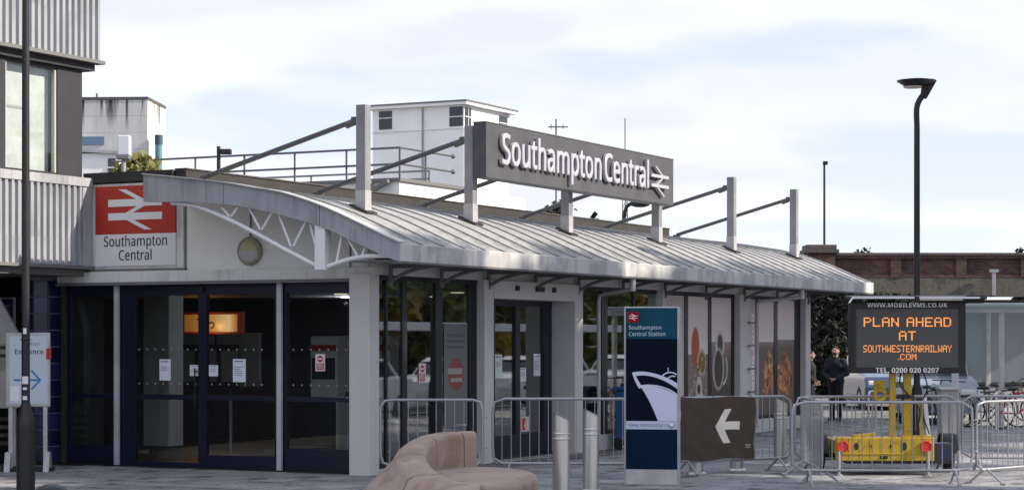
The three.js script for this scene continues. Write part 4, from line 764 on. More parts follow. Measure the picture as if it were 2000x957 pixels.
  for (const x of [-0.72, 1.10]) { const w = part('wheel', [new THREE.TorusGeometry(0.185, 0.07, 12, 28).rotateY(Math.PI / 2).translate(x, 0.255, -0.7)], M.tyre, t); part('rim', [new THREE.CylinderGeometry(0.12, 0.12, 0.1, 20).rotateZ(Math.PI / 2).translate(x, 0.255, -0.7)], M.galv, w); part('mudguard', [new THREE.CylinderGeometry(0.29, 0.29, 0.2, 20, 1, true, -1.5, 3.0).rotateZ(Math.PI / 2).rotateX(Math.PI / 2 * 3).translate(x, 0.255, -0.7)], M.black, w); }
  for (const x of [-0.58, 0.64, 1.06]) part('prop_leg', [rod([x, 0.0, 0.2], [x, 0.34, 0.2], 0.024), rod([x, 0.0, 0.2], [x, 0.02, 0.2], 0.055)], M.galv, t);
  part('tow_bar', [bar([0.07, 0.4, -1.5], [0.07, 0.4, -2.6], 0.08, 0.08)], M.yellow, t);
}

// ------------------------------------------------------------------ lamp posts on the right
{
  const l = thing('street_lamp', 'tall black street lamp with dish lantern on bent neck behind message screen', 'lamp post', [10.19, 0, 4.67], CAM);
  part('column', [lathe([[0.09, 0], [0.09, 1], [0.055, 1.1], [0.05, 5.5]], 20), new THREE.TubeGeometry(new THREE.CatmullRomCurve3([V(0, 5.5, 0), V(0.0, 5.85, 0), V(0.05, 5.98, 0), V(0.2, 6.16, 0)]), 16, 0.05, 12)], M.lampBlack, l);
  const d = part('lantern', [lathe([[0, 6.20], [0.19, 6.205], [0.33, 6.29], [0.335, 6.305], [0.2, 6.325], [0, 6.33]], 32).scale(1, 1, 1)], M.lampBlack, l); d.position.set(-0.01, 0, 0);
  part('diffuser', [new THREE.CylinderGeometry(0.17, 0.15, 0.02, 24).translate(-0.06, 6.19, 0)], std(lin(0.75, 0.66, 0.5), 0.4), d);
  part('neck_plate', [poly([[0.06, 6.0], [0.16, 6.0], [0.33, 6.3], [0.1, 6.3]], 0.06, 0.006).translate(0, 0, -0.03)], M.lampBlack, l);
  const c = thing('slender_lamp', 'thin distant lamp pole rising behind the brick bridge pier', 'lamp post', [57.43, 0, -12.85], CAM);
  part('column', [rod([0, 0, 0], [0, 9.2, 0], 0.055, 10, 0.045)], M.lampBlack, c); part('head', [rbb(-0.06, 0.14, 9.15, 9.3, -0.1, 0.1, 0.03)], M.lampBlack, c);
  const p = thing('platform_lamp', 'dark curved-arm platform lamp seen under the name board', 'lamp post', [30.68, 0, -9.95], CAM);
  part('column', [new THREE.TubeGeometry(new THREE.CatmullRomCurve3([V(-0.05, 0, 0), V(-0.05, 4, 0), V(-0.05, 5.4, 0), V(0.05, 5.8, 0), V(0.3, 5.9, 0)]), 40, 0.06, 10)], M.lampBlack, p); part('head', [new THREE.SphereGeometry(0.3, 16, 8).scale(1, 0.35, 0.6).translate(0.42, 5.85, 0)], M.lampBlack, p);
  const q = thing('platform_lamp', 'short dark lamp on a post behind the roof railing', 'lamp post', [27.5, 0, -22.2], CAM);
  part('column', [rod([0, 0, 0], [0, 7.8, 0], 0.06)], M.lampBlack, q); part('head', [rbb(0.05, 0.4, 7.55, 7.72, -0.1, 0.1, 0.04)], M.lampBlack, q);
}

// ------------------------------------------------------------------ buildings behind
{
  // rear white block with railing
  const b = thing('white_block', 'white rear station block with dark parapet line behind the canopy', 'building', [0, 0, 0]);
  part('wall', [bb(36.4, 46, 0, 7.3, -34, -21)], M.render, b);
  part('parapet', [bb(36.3, 41.1, 7.302, 7.42, -21.15, -20.9), bb(36.3, 36.52, 7.302, 7.42, -34, -21.16)], M.under, b);
  part('raking_strip', [bar([36.2, 7.3, -21.3], [36.2, 6.3, -23.6], 0.2, 0.12), bar([36.2, 7.3, -22.0], [36.2, 6.3, -24.3], 0.2, 0.12)], M.under, b);
  const rail = (label, pts, hs, posts) => {
    const r = thing('roof_railing', label, 'railing', [0, 0, 0]);
    for (const h of hs) part('rail', pts.slice(1).map((p, i) => rod([pts[i][0], pts[i][1] + h, pts[i][2]], [p[0], p[1] + h, p[2]], 0.04, 6)), M.rod, r);
    for (const [x, y, z] of posts) part('post', [rod([x, y, z], [x, y + 1.06, z], 0.04, 6)], M.rod, r);
    return r;
  };
  const ps = []; for (let z = -21.1; z > -33; z -= 2.15) ps.push([36.6, 7.42, z]); ps.push([38.4, 7.42, -21.1]);
  const r1 = rail('dark two-rail railing on white block, turning the corner right of first roof post', [[36.6, 7.42, -33.5], [36.6, 7.42, -21.1], [40.4, 7.42, -21.1]], [0.5, 1.06], ps);
  part('rail_end', [new THREE.SphereGeometry(0.09, 10, 8).translate(40.4, 8.48, -21.1), new THREE.SphereGeometry(0.09, 10, 8).translate(40.4, 7.92, -21.1)], M.rod, r1);
  const ps2 = []; for (let z = -23; z > -36; z -= 2.6) ps2.push([42, 7.3, z]);
  rail('second railing further back on the white block roof', [[42, 7.1, -23], [42, 7.1, -36]], [0.75, 1.05], ps2.map((p) => [p[0], 7.1, p[2]]));
  // tower
  const t = thing('control_tower', 'white flat-roofed tower building with dark corner windows behind name board', 'building', [0, 0, 0]);
  part('wall', [bb(63.6, 68.45, 0, 13.35, -38.5, -33.3)], M.render, t);
  part('roof', [bb(63.3, 68.75, 13.36, 13.50, -38.75, -33.0)], M.render, t); part('roof_edge', [bb(63.26, 68.79, 13.502, 13.58, -38.79, -32.96)], M.under, t);
  const tw = (gs, fr) => { const w = part('window', gs, M.winDark, t); part('frame', fr, M.render, w); };
  tw([bb(63.57, 63.6, 12.33, 13.28, -34.1, -33.36)], [bb(63.54, 63.59, 12.78, 12.82, -34.1, -33.36)]);
  tw([bb(63.68, 64.3, 12.33, 13.25, -33.3, -33.27)], [bb(63.68, 64.3, 12.78, 12.82, -33.28, -33.24), bb(63.97, 64.0, 12.34, 13.24, -33.28, -33.245)]);
  tw([bb(63.57, 63.6, 12.36, 13.27, -38.12, -37.38)], [bb(63.54, 63.59, 12.9, 12.94, -38.12, -37.38)]);
  tw([bb(67.3, 68.2, 12.5, 13.2, -33.3, -33.27)], [bb(67.3, 68.2, 12.82, 12.86, -33.28, -33.24)]);
  part('downpipe', [rod([63.54, 0, -35.6], [63.54, 13.3, -35.6], 0.05, 6)], M.grey, t);
  part('string_course', [bb(63.54, 63.59, 12.22, 12.28, -38.5, -33.3)], M.render, t);
  // concrete block far left
  const c = thing('concrete_block', 'windowless pale concrete building with dark rain stains, far left', 'building', [96.9, 0, -77.9], CAM - 0.05);
  part('wall', new THREE.BoxGeometry(7.6, 19.5, 6).translate(-3.8, 9.75, -3), M.concrete, c, { uv: true });
  part('roof_edge', [bb(-7.65, 0.05, 19.5, 19.7, -6.05, 0.05)], M.concreteDark, c);
  part('ribbon_window', [bb(-5.0, -3.2, 16.2, 16.8, 0.0, 0.06)], std(lin(0.12, 0.2, 0.32), 0.2), c);
  part('vent', [rod([-4, 19.7, -1], [-4, 20.1, -1], 0.08)], M.under, c);
  const tt = thing('teal_tower', 'narrow teal clad tower edge beside the stained concrete building', 'building', [97.4, 0, -77.0], CAM);
  part('wall', [new THREE.CylinderGeometry(0.27, 0.27, 16.2, 20).translate(-0.2, 8.1, 0)], std(lin(0.10, 0.24, 0.32), 0.5), tt); part('cap', [new THREE.CylinderGeometry(0.3, 0.3, 0.7, 20).translate(-0.2, 16.55, 0)], std(lin(0.03, 0.08, 0.11), 0.5), tt);
  const h = thing('white_house', 'small white building with one dark window below the concrete building', 'building', [56, 0, -48.5], CAM);
  part('wall', [bb(-3.4, 0.1, 0, 11.0, -4, 0)], M.render, h); part('roof', [box(3.8, 0.14, 4.4, -1.6, 11.12, -2, 0, 0, -0.05)], M.grey, h);
  const hw = part('window', [bb(-0.45, -0.08, 9.85, 10.75, 0, 0.05)], M.winDark, h); part('frame', [bb(-0.46, -0.07, 10.28, 10.33, 0.045, 0.07)], M.render, hw);
  part('lower_roof', [bb(-3.6, 0.4, 9.55, 9.7, 0.02, 1.4)], M.under, h);
  const v = thing('vent_pole', 'grey vent pole with pale square box on top, left skyline', 'pole', [23.93, 0, -23.05], CAM);
  part('pole', [rod([0, 0, 0], [0, 7.2, 0], 0.065, 10)], M.grey, v); part('cap', [rbb(-0.19, 0.19, 7.15, 7.27, -0.18, 0.18, 0.02)], M.under, v); part('box', [rbb(-0.15, 0.2, 7.272, 7.85, -0.16, 0.16, 0.03)], std(lin(0.62, 0.64, 0.72), 0.6), v);
  // masts
  const mast = thing('radio_mast', 'thin distant lattice mast rising behind the name board', 'mast', [250, 0, -108], CAM);
  const mg = []; for (const [x, z] of [[-0.45, -0.3], [0.45, -0.3], [0, 0.5]]) mg.push(rod([x * 1.6, 0, z * 1.6], [x * 0.5, 29, z * 0.5], 0.07, 5)); for (let y = 2; y < 28; y += 1.6) { const k = 1.6 - 1.1 * y / 29; mg.push(rod([-0.45 * k, y, -0.3 * k], [0.45 * k, y + 1.6, -0.3 * k], 0.04, 4), rod([0.45 * k, y, -0.3 * k], [0, y + 1.6, 0.5 * k], 0.04, 4)); }
  part('lattice', mg, M.rod, mast); part('aerial', [rod([0, 29, 0], [0, 34.4, 0], 0.08, 5)], M.rod, mast);
  part('head_frame', [bar([-3, 26.9, 0], [6.5, 26.2, 0], 0.14, 0.14), bar([-2, 27.3, 0], [3, 26.9, 0], 0.1, 0.1)], M.rod, mast);
  const py = thing('electricity_pylon', 'distant lattice pylon showing under the name board', 'pylon', [238.6, 0, -134.2], CAM);
  const pg = []; for (const s of [-1, 1]) { pg.push(bar([s * 3.4, 0, 0], [s * 1.0, 22.4, 0], 0.22, 0.22)); for (let y = 2; y < 21; y += 3) { const a = 3.4 - 2.4 * y / 22.4, b2 = 3.4 - 2.4 * (y + 3) / 22.4; pg.push(bar([s * a, y, 0], [-s * b2, y + 3, 0], 0.14, 0.14)); } pg.push(bar([s * 5.6, 22.3, 0], [0, 20.2, 0], 0.16, 0.16)); }
  pg.push(bar([-5.6, 22.4, 0], [5.6, 22.4, 0], 0.2, 0.2)); part('lattice', pg, M.rod, py);
  const ae = thing('roof_aerial', 'small television aerial on a thin pole beside the white tower', 'aerial', [68.2, 0, -31.2], CAM);
  part('pole', [rod([0.6, 13, 0], [0.6, 12.6, 0], 0.04, 5), rod([0.6, 0, 0], [0.6, 12.7, 0], 0.045, 5)], M.rod, ae); part('element', [bar([0.2, 12.6, 0], [1.2, 12.6, 0], 0.06, 0.06), bar([0.35, 12.5, 0], [0.35, 12.75, 0], 0.04, 0.04), bar([0.95, 12.5, 0], [0.95, 12.75, 0], 0.04, 0.04)], M.rod, ae);
}

// ------------------------------------------------------------------ brick bridge
{
  const b = thing('brick_bridge', 'long weathered brick bridge parapet over a grey girder, right background', 'bridge', [52.7, 0, -10.87], CAM);
  part('parapet', [bb(0, 16, 4.3, 5.16, -0.5, 0)], M.brick, b);
  for (let i = 0; i < 6; i++) { const x = 2.2 + i * 2.55; part('pilaster', [bb(x, x + 0.42, 4.3, 5.05, 0.0, 0.13)], M.brick, b); }
  part('string_course', [bb(0, 16, 5.05, 5.159, 0.001, 0.15), bb(0, 16, 4.302, 4.40, 0.001, 0.11)], M.brick, b);
  for (let i = 0; i < 13; i++) part('coping_stone', [rbb(i * 1.25 + 0.004, i * 1.25 + 1.246, 5.161, 5.27, -0.6, 0.2, 0.015)], M.coping, b);
  part('end_pier', [bb(-1.05, -0.002, 3.0, 5.25, -0.9, 0.3)], M.brick, b);
  part('pier_cap', [rbb(-1.2, 0.14, 5.251, 5.40, -1.05, 0.45, 0.02), rbb(-1.12, 0.06, 5.402, 5.58, -0.97, 0.37, 0.03)], M.coping, b);
  part('girder', [bb(-0.9, 16, 3.6, 4.298, -0.3, 0.1), bb(-0.9, 16, 3.55, 3.62, -0.2, 0.3)], M.concreteDark, b);
  part('stanchion', [bb(6.1, 6.25, 3.6, 4.6, 0.3, 0.4), bb(6.0, 6.35, 4.5, 4.62, 0.25, 0.42)], M.galv, b);
  part('abutment', [bb(-1.05, 2.3, 0, 3.0, -2, -0.1)], M.brick, b);
  part('rear_wall', [bb(2.3, 16, 0, 3.55, -6, -5.5)], std(lin(0.30, 0.29, 0.27), 0.9, 0, { map: T.lichen }), b);
  part('deck', [bb(-0.9, 16, 4.0, 4.2, -8, -0.6)], M.concreteDark, b);
}

// ------------------------------------------------------------------ trees and bushes
const leafG = (() => { // a small spray of leaves
  const R = rng(3), gs = []; for (let i = 0; i < 7; i++) { const s = 0.10 + R() * 0.08, g = new THREE.PlaneGeometry(s, s * 1.7, 1, 1); g.rotateX((R() - 0.5) * 2.4); g.rotateY(R() * 6.28); g.translate((R() - 0.5) * 0.44, (R() - 0.5) * 0.36, (R() - 0.5) * 0.44); gs.push(g); }
  return join(gs);
})();
const leafM = (r, g, b, t = 0.35) => new THREE.MeshPhysicalMaterial({ color: lin(r, g, b), roughness: 0.9, transmission: t, thickness: 0, side: THREE.DoubleSide });
function tree(label, [x, z], h, base, rad, mat, seed, o = {}) {
  const R = rng(seed), t = thing(o.name || 'tree', label, o.cat || 'tree', [x, 0, z], 0, o.group);
  const gs = []; const lean = (R() - 0.5) * 0.3;
  if (!o.bush) gs.push(rod([0, 0, 0], [lean, base + (h - base) * 0.55, lean], h * (o.thick || 0.022), 9, h * 0.009));
  const clumps = []; const n = o.clumps || 26;
  for (let i = 0; i < n; i++) {
    const u = R(), a = R() * 6.283, yy = base + (h - base) * (0.08 + 0.84 * u), prof = Math.sin(Math.PI * (0.12 + 0.80 * u)) ** 0.7, rr = rad * prof * Math.sqrt(R()) * 0.9;
    const c = V(Math.cos(a) * rr + lean, yy, Math.sin(a) * rr + lean); clumps.push([c, (0.22 + 0.2 * R()) * rad + 0.15]);
    if (i % 2 === 0) { const y0 = o.bush ? 0.02 : base * (0.55 + 0.4 * R()); gs.push(rod([lean * 0.6, y0, lean * 0.6], [c.x, c.y, c.z], h * 0.007 + 0.01, 5, 0.008)); }
  }
  part(o.bush ? 'stem' : 'trunk', gs, M.wood, t);
  const N = o.leaves || 1500, im = new THREE.InstancedMesh(leafG, mat, N), m = new THREE.Matrix4(), q = new THREE.Quaternion(), e = new THREE.Euler(), col = new THREE.Color();
  for (let i = 0; i < N; i++) {
    const [c, r] = clumps[i % n], d = V(R() - 0.5, R() - 0.5, R() - 0.5).normalize().multiplyScalar(r * Math.pow(R(), 0.4)); d.y *= 0.75;
    e.set(R() * 6, R() * 6, R() * 6); const s = (o.size || 1) * (0.7 + R() * 0.7), y = Math.max(0.08, c.y + d.y);
    m.compose(V(c.x + d.x, y, c.z + d.z), q.setFromEuler(e), V(s, s, s)); im.setMatrixAt(i, m);
    const k = 0.6 + 0.7 * R(); im.setColorAt(i, col.setRGB(k * (1 + 0.25 * (R() - 0.3)), k, k * 0.9));
  }
  im.name = 'crown'; im.userData.kind = 'stuff'; t.add(im); return t;
}
{
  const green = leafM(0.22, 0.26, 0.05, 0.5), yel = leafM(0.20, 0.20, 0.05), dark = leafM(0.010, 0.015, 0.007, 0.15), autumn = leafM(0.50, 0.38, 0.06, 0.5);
  tree('yellow-green tree top above the dark roof edge beside red sign', [32.3, -28.6], 8.0, 5.2, 1.15, yel, 101, { leaves: 1500, clumps: 18, size: 0.9 });
  // dark growth under the bridge
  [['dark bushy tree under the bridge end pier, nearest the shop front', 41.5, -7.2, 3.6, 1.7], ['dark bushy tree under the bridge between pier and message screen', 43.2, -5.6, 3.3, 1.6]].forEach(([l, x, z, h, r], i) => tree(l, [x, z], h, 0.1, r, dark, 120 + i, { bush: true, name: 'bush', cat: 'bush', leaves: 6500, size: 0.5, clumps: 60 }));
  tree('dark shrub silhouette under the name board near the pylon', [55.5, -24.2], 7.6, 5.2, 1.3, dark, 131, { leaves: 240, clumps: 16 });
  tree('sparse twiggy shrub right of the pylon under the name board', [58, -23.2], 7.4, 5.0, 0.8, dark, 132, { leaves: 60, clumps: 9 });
  tree('dark tree top above bridge parapet at right edge', [71.3, -6.9], 6.3, 2, 1.3, dark, 133, { leaves: 700 });
  tree('bare twiggy tree top just above the bridge parapet', [67.9, -14.2], 6.3, 4.6, 0.7, dark, 134, { leaves: 12, clumps: 22, size: 0.7 });
  // across the street: they shade the plaza and show in the shop windows
  const shade = leafM(0.05, 0.075, 0.018, 0.25);
  [-9, -4.2, 0.6, 5.4, 10.2, 14.8, 19, 23].forEach((x, i) => tree('tall street tree across the road from the station', [x, 21.0 + (i % 2) * 0.4], 15.3 + (i % 3) * 0.2, 11.1, 2.5, shade, 140 + i, { leaves: 7000, clumps: 60, size: 1.8, thick: 0.012, name: 'street_tree', group: 'street trees across the road' }));
  [18, 25, 32, 39, 46, 53, 60, 68, 76, 85, 95].forEach((x, i) => tree('bushy yellowing tree beyond the road, mirrored in the windows', [x, 30 + (i % 2) * 2.5 + i * 0.6], 8 + (i % 3), 0.6, 4.6, i % 2 ? autumn : green, 160 + i, { leaves: 2600, clumps: 40, size: 2.6, name: 'bushy_tree', group: 'bushy trees beyond the road' }));
}

// ------------------------------------------------------------------ cars
function car(label, pos, ry, color, o = {}) {
  const c = thing('parked_car', label, 'car', pos, ry, o.group);
  const paint = new THREE.MeshPhysicalMaterial({ color, roughness: 0.35, clearcoat: 1, clearcoatRoughness: 0.08 });
  const low = [[-2.1, 0.32], [-2.12, 0.6], [-2.02, 0.82], [-1.5, 0.93], [-0.95, 0.98], [1.35, 1.0], [1.95, 0.95], [2.08, 0.7], [2.08, 0.34], [1.72, 0.28], [1.62, 0.52], [1.34, 0.64], [1.06, 0.52], [0.96, 0.26], [-0.96, 0.26], [-1.06, 0.52], [-1.34, 0.64], [-1.62, 0.52], [-1.72, 0.28]];
  part('body', [poly(low, 1.56, 0.07).translate(0, 0, -0.78)], paint, c);
  part('cabin_glass', [poly([[-1.0, 0.98], [-0.32, 1.40], [0.9, 1.41], [1.55, 1.0]], 1.3, 0.05).translate(0, 0, -0.65)], M.winDark, c);
  part('roof', [poly([[-0.42, 1.41], [-0.28, 1.46], [0.85, 1.47], [1.05, 1.40]], 1.22, 0.05).translate(0, 0, -0.61)], paint, c);
  for (const s of [-1, 1]) for (const [a, b, k] of [[0.28, 0.25, 0.07], [-0.98, -0.36, 0.06], [1.5, 0.98, 0.09]]) part('pillar', [bar([a, 1.0, s * 0.70], [b, 1.425, s * 0.685], k, 0.03)], paint, c);
  for (const x of [-1.34, 1.34]) for (const s of [-1, 1]) { const w = part('wheel', [new THREE.TorusGeometry(0.225, 0.085, 10, 24).translate(x, 0.31, s * 0.78)], M.tyre, c); part('rim', [new THREE.CylinderGeometry(0.16, 0.16, 0.12, 14).rotateX(Math.PI / 2).translate(x, 0.31, s * 0.79)], M.galv, w); }
  for (const s of [-1, 1]) { part('headlight', [rbb(-2.17, -2.02, 0.66, 0.78, s * 0.6 - 0.16, s * 0.6 + 0.16, 0.03)], M.white, c); part('tail_light', [rbb(2.02, 2.16, 0.7, 0.88, s * 0.66 - 0.12, s * 0.66 + 0.12, 0.03)], M.lampRed, c); }
  return c;
}
{
  car('dark blue parked car with pale window stripe behind the two people', [30.5, 0, -2.2], 0.5, lin(0.02, 0.05, 0.12));
  car('pale blue parked car low behind the rear barrier and trailer', [21.8, 0, 1.7], 0.35, lin(0.26, 0.29, 0.34));
  const w = lin(0.7, 0.7, 0.7);
  const c0 = car('white car parked across the road, mirrored in the shop windows', [19, -0.12, 12.2], 0, w, { group: 'white cars parked across the road' });
  for (const x of [24.6, 30.4, 36]) copy(c0, null, [x, -0.12, 12.2], 0);
  car('dark car parked further along the road, mirrored in the shop windows', [42, -0.12, 12.2], 0, lin(0.03, 0.03, 0.04));
  const v = thing('bus_shelter', 'long white-roofed bus shelter across the road, mirrored in the shop windows', 'shelter', [36, 0, 18.4]);
  part('roof', [rbb(-11, 11, 2.15, 2.42, -1.2, 0.9, 0.03)], M.white, v);
  for (let x = -10.5; x <= 10.6; x += 3.5) part('post', [rbb(x - 0.05, x + 0.05, -0.1, 2.15, 0.5, 0.6, 0.01)], M.grey, v);
}

// ------------------------------------------------------------------ bikes, shelter, cabinet, bin
{
  const s = thing('cycle_shelter', 'blue-grey glazed cycle shelter on pale posts under the bridge', 'shelter', [20.3, 0, 3.6], CAM);
  part('roof', [rbb(-0.85, 2.6, 2.55, 2.66, -2.2, 0.4, 0.03)], M.poly, s);
  part('back_panel', [bb(-0.85, 2.6, 0.9, 2.5, -2.1, -2.07)], M.poly, s);
  for (const [x, z] of [[0.0, 0.2], [0.24, -2.1], [1.25, -2.1], [2.4, 0.2]]) part('post', [rbb(x - 0.05, x + 0.05, 0, 2.55, z - 0.05, z + 0.05, 0.01)], M.steelPaint, s);
  part('eaves_rail', [rbb(-0.85, 2.6, 2.45, 2.55, 0.2, 0.28, 0.01)], M.steelPaint, s);
  const b = thing('parked_bicycle', 'parked bicycle by the shelter, nearest to the message screen', 'bicycle', [18.3, 0, 2.9], CAM + 0.5, undefined);
  for (const x of [-0.52, 0.52]) { const w = part('wheel', [new THREE.TorusGeometry(0.33, 0.018, 8, 28).translate(x, 0.35, 0)], M.tyre, b); const sp = []; for (let i = 0; i < 8; i++) sp.push(rod([x, 0.35, 0], [x + 0.32 * Math.cos(i * 0.785), 0.35 + 0.32 * Math.sin(i * 0.785), 0], 0.003, 4)); part('spokes', sp, M.galv, w); }
  part('frame', [rod([-0.52, 0.35, 0], [-0.1, 0.32, 0], 0.014), rod([-0.1, 0.32, 0], [-0.2, 0.8, 0], 0.018), rod([-0.52, 0.35, 0], [-0.18, 0.74, 0], 0.01), rod([-0.18, 0.74, 0], [0.36, 0.8, 0], 0.018), rod([-0.1, 0.32, 0], [0.36, 0.72, 0], 0.02), rod([0.52, 0.35, 0], [0.34, 0.92, 0], 0.016)], std(lin(0.05, 0.05, 0.06), 0.4), b);
  part('handlebar', [rod([0.34, 0.92, 0], [0.4, 0.98, 0], 0.014), rod([0.4, 0.98, -0.25], [0.4, 0.98, 0.25], 0.013)], M.black, b); part('saddle', [new THREE.SphereGeometry(0.1, 12, 8).scale(1.4, 0.4, 0.8).translate(-0.22, 0.84, 0)], M.black, b);
  const redF = std(lin(0.35, 0.03, 0.05), 0.4);
  [['parked bicycle directly under the shelter eaves', 19.2, 3.75, -0.2], ['red-framed bicycle by the right edge of view', 18.6, 4.5, 0.3], ['bicycle leaning behind the grey cabinet', 19.6, 2.3, 0.8], ['bicycle at the back of the shelter', 22.4, 3.2, 0.1], ['bicycle right of the white shelter post', 20.4, 4.9, -0.4]].forEach(([l, x, z, a], i) => { const c = copy(b, l, [x, 0, z], CAM + a); if (i === 1) c.children.find((k) => k.name === 'frame').material = redF; });
  const hoop = thing('cycle_hoop', 'pale steel cycle hoop left of the others by the shelter', 'cycle stand', [17.6, 0, 2.5], CAM + 1.2);
  part('hoop', [pipe([[-0.38, 0, 0], [-0.38, 0.78, 0], [0.38, 0.78, 0], [0.38, 0, 0]], 0.026, 0.16)], M.stainless, hoop);
  for (const [x, z] of [[17.9, 3.3], [18.2, 4.1], [18.5, 4.9], [17.2, 1.7]]) copy(hoop, 'pale steel cycle hoop in the row by the shelter', [x, 0, z], CAM + 1.2, 'cycle hoops by the shelter');
  hoop.userData.label = 'pale steel cycle hoop in the row by the shelter'; hoop.userData.group = 'cycle hoops by the shelter';
  const k = thing('grey_cabinet', 'tall grey metal cabinet right of the yellow mast, behind the pen', 'cabinet', [6.95, 0, 6.1], CAM);
  part('body', [rbb(-0.14, 0.14, 0, 1.08, -0.2, 0.1, 0.02)], M.grey, k); part('cap', [rbb(-0.16, 0.16, 1.08, 1.12, -0.22, 0.12, 0.01)], M.galv, k); part('door_seam', [bb(-0.005, 0.005, 0.08, 1.04, 0.1, 0.104)], M.under, k);
  const p = thing('white_post', 'slim white post between cabinet and bicycles', 'post', [9.2, 0, 5.6], 0);
  part('post', [rbb(-0.05, 0.05, 0, 1.6, -0.05, 0.05, 0.01)], M.steelPaint, p); part('cap', [rbb(-0.06, 0.06, 1.6, 1.63, -0.06, 0.06, 0.01)], M.grey, p);
  const n = thing('blue_bin', 'blue wheeled bin by shop front just left of the totem', 'bin', [7.9, 0, 0.45], 0);
  part('body', [rbb(-0.3, 0.3, 0.12, 1.0, -0.3, 0.3, 0.04)], M.blueBin, n); part('lid', [rbb(-0.33, 0.33, 1.0, 1.06, -0.34, 0.34, 0.02)], M.blueBin, n); for (const s of [-1, 1]) part('wheel', [new THREE.CylinderGeometry(0.1, 0.1, 0.06, 14).rotateZ(Math.PI / 2).translate(s * 0.28, 0.1, -0.24)], M.tyre, n);
}

// ------------------------------------------------------------------ two people
const cap = (a, b, ra, rb) => ({ a: V(...a), b: V(...b), ra, rb });
const ell = (c, r) => ({ c: V(...c), r });
function sdf(prims, k) {
  const ba = V(), pa = V();
  return (x, y, z) => {
    let d = 1e3;
    for (const p of prims) {
      let q;
      if (p.c) { const ex = (x - p.c.x) / p.r[0], ey = (y - p.c.y) / p.r[1], ez = (z - p.c.z) / p.r[2], l = Math.sqrt(ex * ex + ey * ey + ez * ez); q = (l - 1) * Math.min(...p.r); }
      else { ba.copy(p.b).sub(p.a); pa.set(x, y, z).sub(p.a); const t = clamp(pa.dot(ba) / ba.lengthSq()); q = Math.hypot(pa.x - ba.x * t, pa.y - ba.y * t, pa.z - ba.z * t) - (p.ra + (p.rb - p.ra) * t); }
      const h = clamp(0.5 + 0.5 * (d - q) / k); d = d * (1 - h) + q * h - k * h * (1 - h);
    }
    return d;
  };
}
function mesh(prims, center, half, res, k, cut) {
  const mc = new MarchingCubes(res, new THREE.MeshBasicMaterial(), false, false, 60000); mc.isolation = 0; const f = sdf(prims, k), hs = res / 2;
  for (let z = 0; z < res; z++) for (let y = 0; y < res; y++) for (let x = 0; x < res; x++) {
    const X = center[0] + (x - hs) / hs * half, Y = center[1] + (y - hs) / hs * half, Z = center[2] + (z - hs) / hs * half;
    let d = f(X, Y, Z); if (cut) d = Math.max(d, cut(X, Y, Z)); mc.field[x + y * res + z * res * res] = -d;
  }
  mc.update(); const n = mc.count, g = new THREE.BufferGeometry();
  g.setAttribute('position', new THREE.BufferAttribute(mc.positionArray.slice(0, n * 3), 3)); g.setAttribute('normal', new THREE.BufferAttribute(mc.normalArray.slice(0, n * 3), 3));
  const p = g.attributes.position; for (let i = 0; i < p.count; i++) p.setXYZ(i, center[0] + p.getX(i) * half, center[1] + p.getY(i) * half, center[2] + p.getZ(i) * half);
  g.computeVertexNormals(); return g;
}
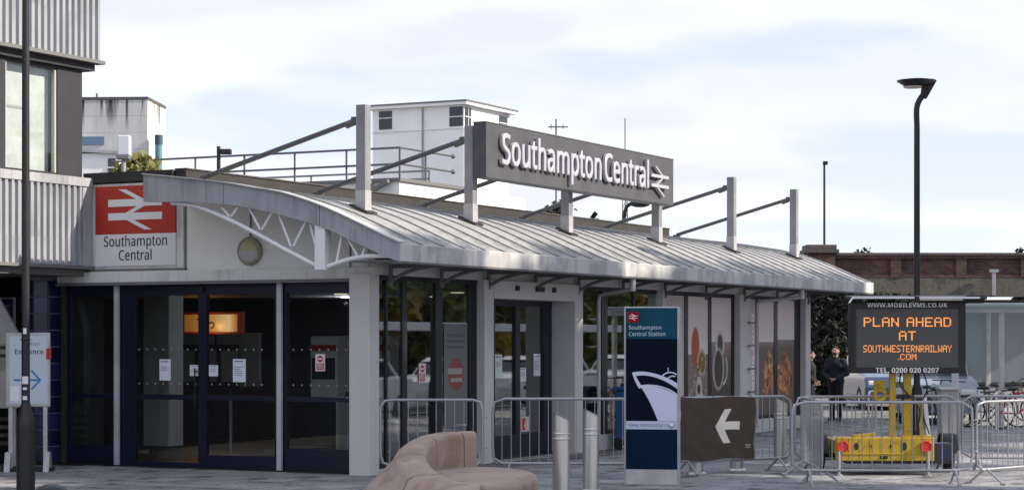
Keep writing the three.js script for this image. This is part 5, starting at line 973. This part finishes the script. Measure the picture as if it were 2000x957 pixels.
function person(label, pos, ry, o) {
  const s = o.h / 1.74, t = thing('person', label, 'person', pos, ry);
  const legs = [], arms = [], hands = [];
  for (const k of [-1, 1]) {
    const fx = k * 0.10, fz = k * (o.step || 0.03);
    legs.push(cap([k * 0.085, 0.92, 0], [k * 0.1, 0.5, 0.015 + fz * 0.5], 0.092, 0.06), cap([k * 0.1, 0.5, 0.015 + fz * 0.5], [fx, 0.09, -0.02 + fz], 0.058, 0.04));
    const el = o.elbow(k), wr = o.wrist(k);
    arms.push(cap([k * 0.185, 1.39, -0.01], el, 0.058, 0.046), cap(el, wr, 0.045, 0.033)); hands.push([wr, o.hand(k), k]);
  }
  const torso = [cap([0, 0.95, 0], [0, 1.12, 0.0], 0.135, 0.12), cap([0, 1.12, 0], [0, 1.32, 0.0], 0.12, 0.125), cap([-0.08, 1.28, 0], [0.08, 1.28, 0], 0.12, 0.12), cap([-0.16, 1.385, -0.01], [0.16, 1.385, -0.01], 0.065, 0.065), cap([-0.07, 0.94, 0], [0.07, 0.94, 0], 0.115, 0.115)];
  const neck = [cap([0, 1.42, 0], [0, 1.55, 0.015], 0.06, 0.052)];
  const headP = [ell([0, 1.645, 0.02], [0.076, 0.105, 0.095]), ell([0, 1.585, 0.055], [0.05, 0.05, 0.055]), cap([0, 1.655, 0.108], [0, 1.622, 0.128], 0.011, 0.016), cap([-0.022, 1.585, 0.1], [0.022, 1.585, 0.1], 0.012, 0.012), ell([-0.078, 1.64, 0.015], [0.012, 0.03, 0.018]), ell([0.078, 1.64, 0.015], [0.012, 0.03, 0.018]), cap([-0.05, 1.672, 0.098], [0.05, 1.672, 0.098], 0.011, 0.011)];
  const feet = []; for (const k of [-1, 1]) feet.push(cap([k * 0.10, 0.05, -0.05 + k * (o.step || 0.03)], [k * 0.115, 0.04, 0.15 + k * (o.step || 0.03)], 0.045, 0.036));
  const gs = [mesh(torso.concat(neck, legs, arms, feet), [0, 0.8, 0], 0.95, 84, 0.03), mesh(headP.concat(neck), [0, 1.62, 0.02], 0.17, 58, 0.018, (x, y) => 1.47 - y)];
  for (const [w, dir, k] of hands) {
    const d = V(...dir).normalize(), side = V(0, 0, 1).cross(d).lengthSq() > 0.1 ? V(0, 0, 1) : V(1, 0, 0), W0 = V(...w), up = side.clone().cross(d).normalize(), sd = d.clone().cross(up).normalize();
    const at = (a, b, c) => { const p = W0.clone().addScaledVector(d, a).addScaledVector(sd, b).addScaledVector(up, c); return [p.x, p.y, p.z]; };
    const hp = [cap(at(-0.02, 0, 0), at(0.03, 0, 0), 0.03, 0.027)]; for (const [b, l] of [[-0.028, 0.066], [-0.009, 0.078], [0.010, 0.074], [0.028, 0.058]]) hp.push(cap(at(0.03, b * 0.6, 0), at(0.078, b, 0.004), 0.018, 0.0095), cap(at(0.078, b, 0.004), at(0.078 + l * 0.5, b, 0.014), 0.009, 0.008), cap(at(0.078 + l * 0.5, b, 0.014), at(0.078 + l * 0.8, b, 0.034), 0.008, 0.0075));
    hp.push(cap(at(0.02, k * 0.03, 0.004), at(0.06, k * 0.056, 0.018), 0.014, 0.01), cap(at(0.06, k * 0.056, 0.018), at(0.088, k * 0.058, 0.028), 0.009, 0.008));
    const c = W0.clone().addScaledVector(d, 0.06); gs.push(mesh(hp, [c.x, c.y, c.z], 0.12, 56, 0.008));
  }
  part('body', gs, M.skin, t);
  const fat = (l, e) => l.map((p) => p.c ? { c: p.c, r: p.r.map((q) => q + e) } : { ...p, ra: p.ra + e, rb: p.rb + e });
  part('jacket', [mesh(fat(torso.concat(arms), 0.022).concat([cap([0, 1.42, -0.005], [0, 1.47, 0.0], 0.08, 0.072)]), [0, 1.15, 0], 0.62, 70, 0.035)], o.jacket, t);
  part('trousers', [mesh(fat(legs, 0.016).concat([cap([-0.06, 0.94, 0], [0.06, 0.94, 0], 0.11, 0.11)]), [0, 0.55, 0], 0.6, 66, 0.03)], o.trousers, t);
  part('shoes', [mesh(fat(feet, 0.012), [0, 0.1, 0.05], 0.3, 50, 0.02, (x, y) => 0.004 - y)], M.black, t);
  part('hair', [mesh([ell([0, 1.66, 0.006], [0.087, 0.108, 0.103]), ell([0, 1.62, -0.03], [0.08, 0.09, 0.075])], [0, 1.65, 0], 0.16, 50, 0.02, (x, y, z) => Math.max(z - 0.085 + Math.max(0, 1.70 - y) * 1.6, 1.56 - y))], M.hair, t);
  if (o.mask) part('face_mask', [mesh([ell([0, 1.595, 0.06], [0.062, 0.048, 0.072])], [0, 1.6, 0.06], 0.1, 30, 0.01, (x, y, z) => 0.055 - z)], M.black, t);
  t.scale.setScalar(s); return t;
}
{
  person('person in dark jacket facing right beside the far white pier, partly hidden', [23.6, 0, -1.85], CAM + 1.25, { h: 1.58, jacket: M.clothB, trousers: M.cloth, elbow: (k) => [k * 0.24, 1.12, -0.03], wrist: (k) => [k * 0.2, 0.93, 0.12], hand: (k) => [0, -0.7, 0.7] });
  person('person in dark navy coat and mask standing with hands together left of message screen', [21.06, 0, -0.36], CAM - 0.5, { h: 1.70, jacket: M.cloth, trousers: M.clothB, mask: true, elbow: (k) => [k * 0.265, 1.13, -0.01], wrist: (k) => [k * 0.09, 1.0, 0.20], hand: (k) => [-k * 0.8, -0.2, 0.3] });
}

scene.traverse((o) => { if (o.isMesh) { o.castShadow = true; o.receiveShadow = true; } });
renderer.render(scene, camera);
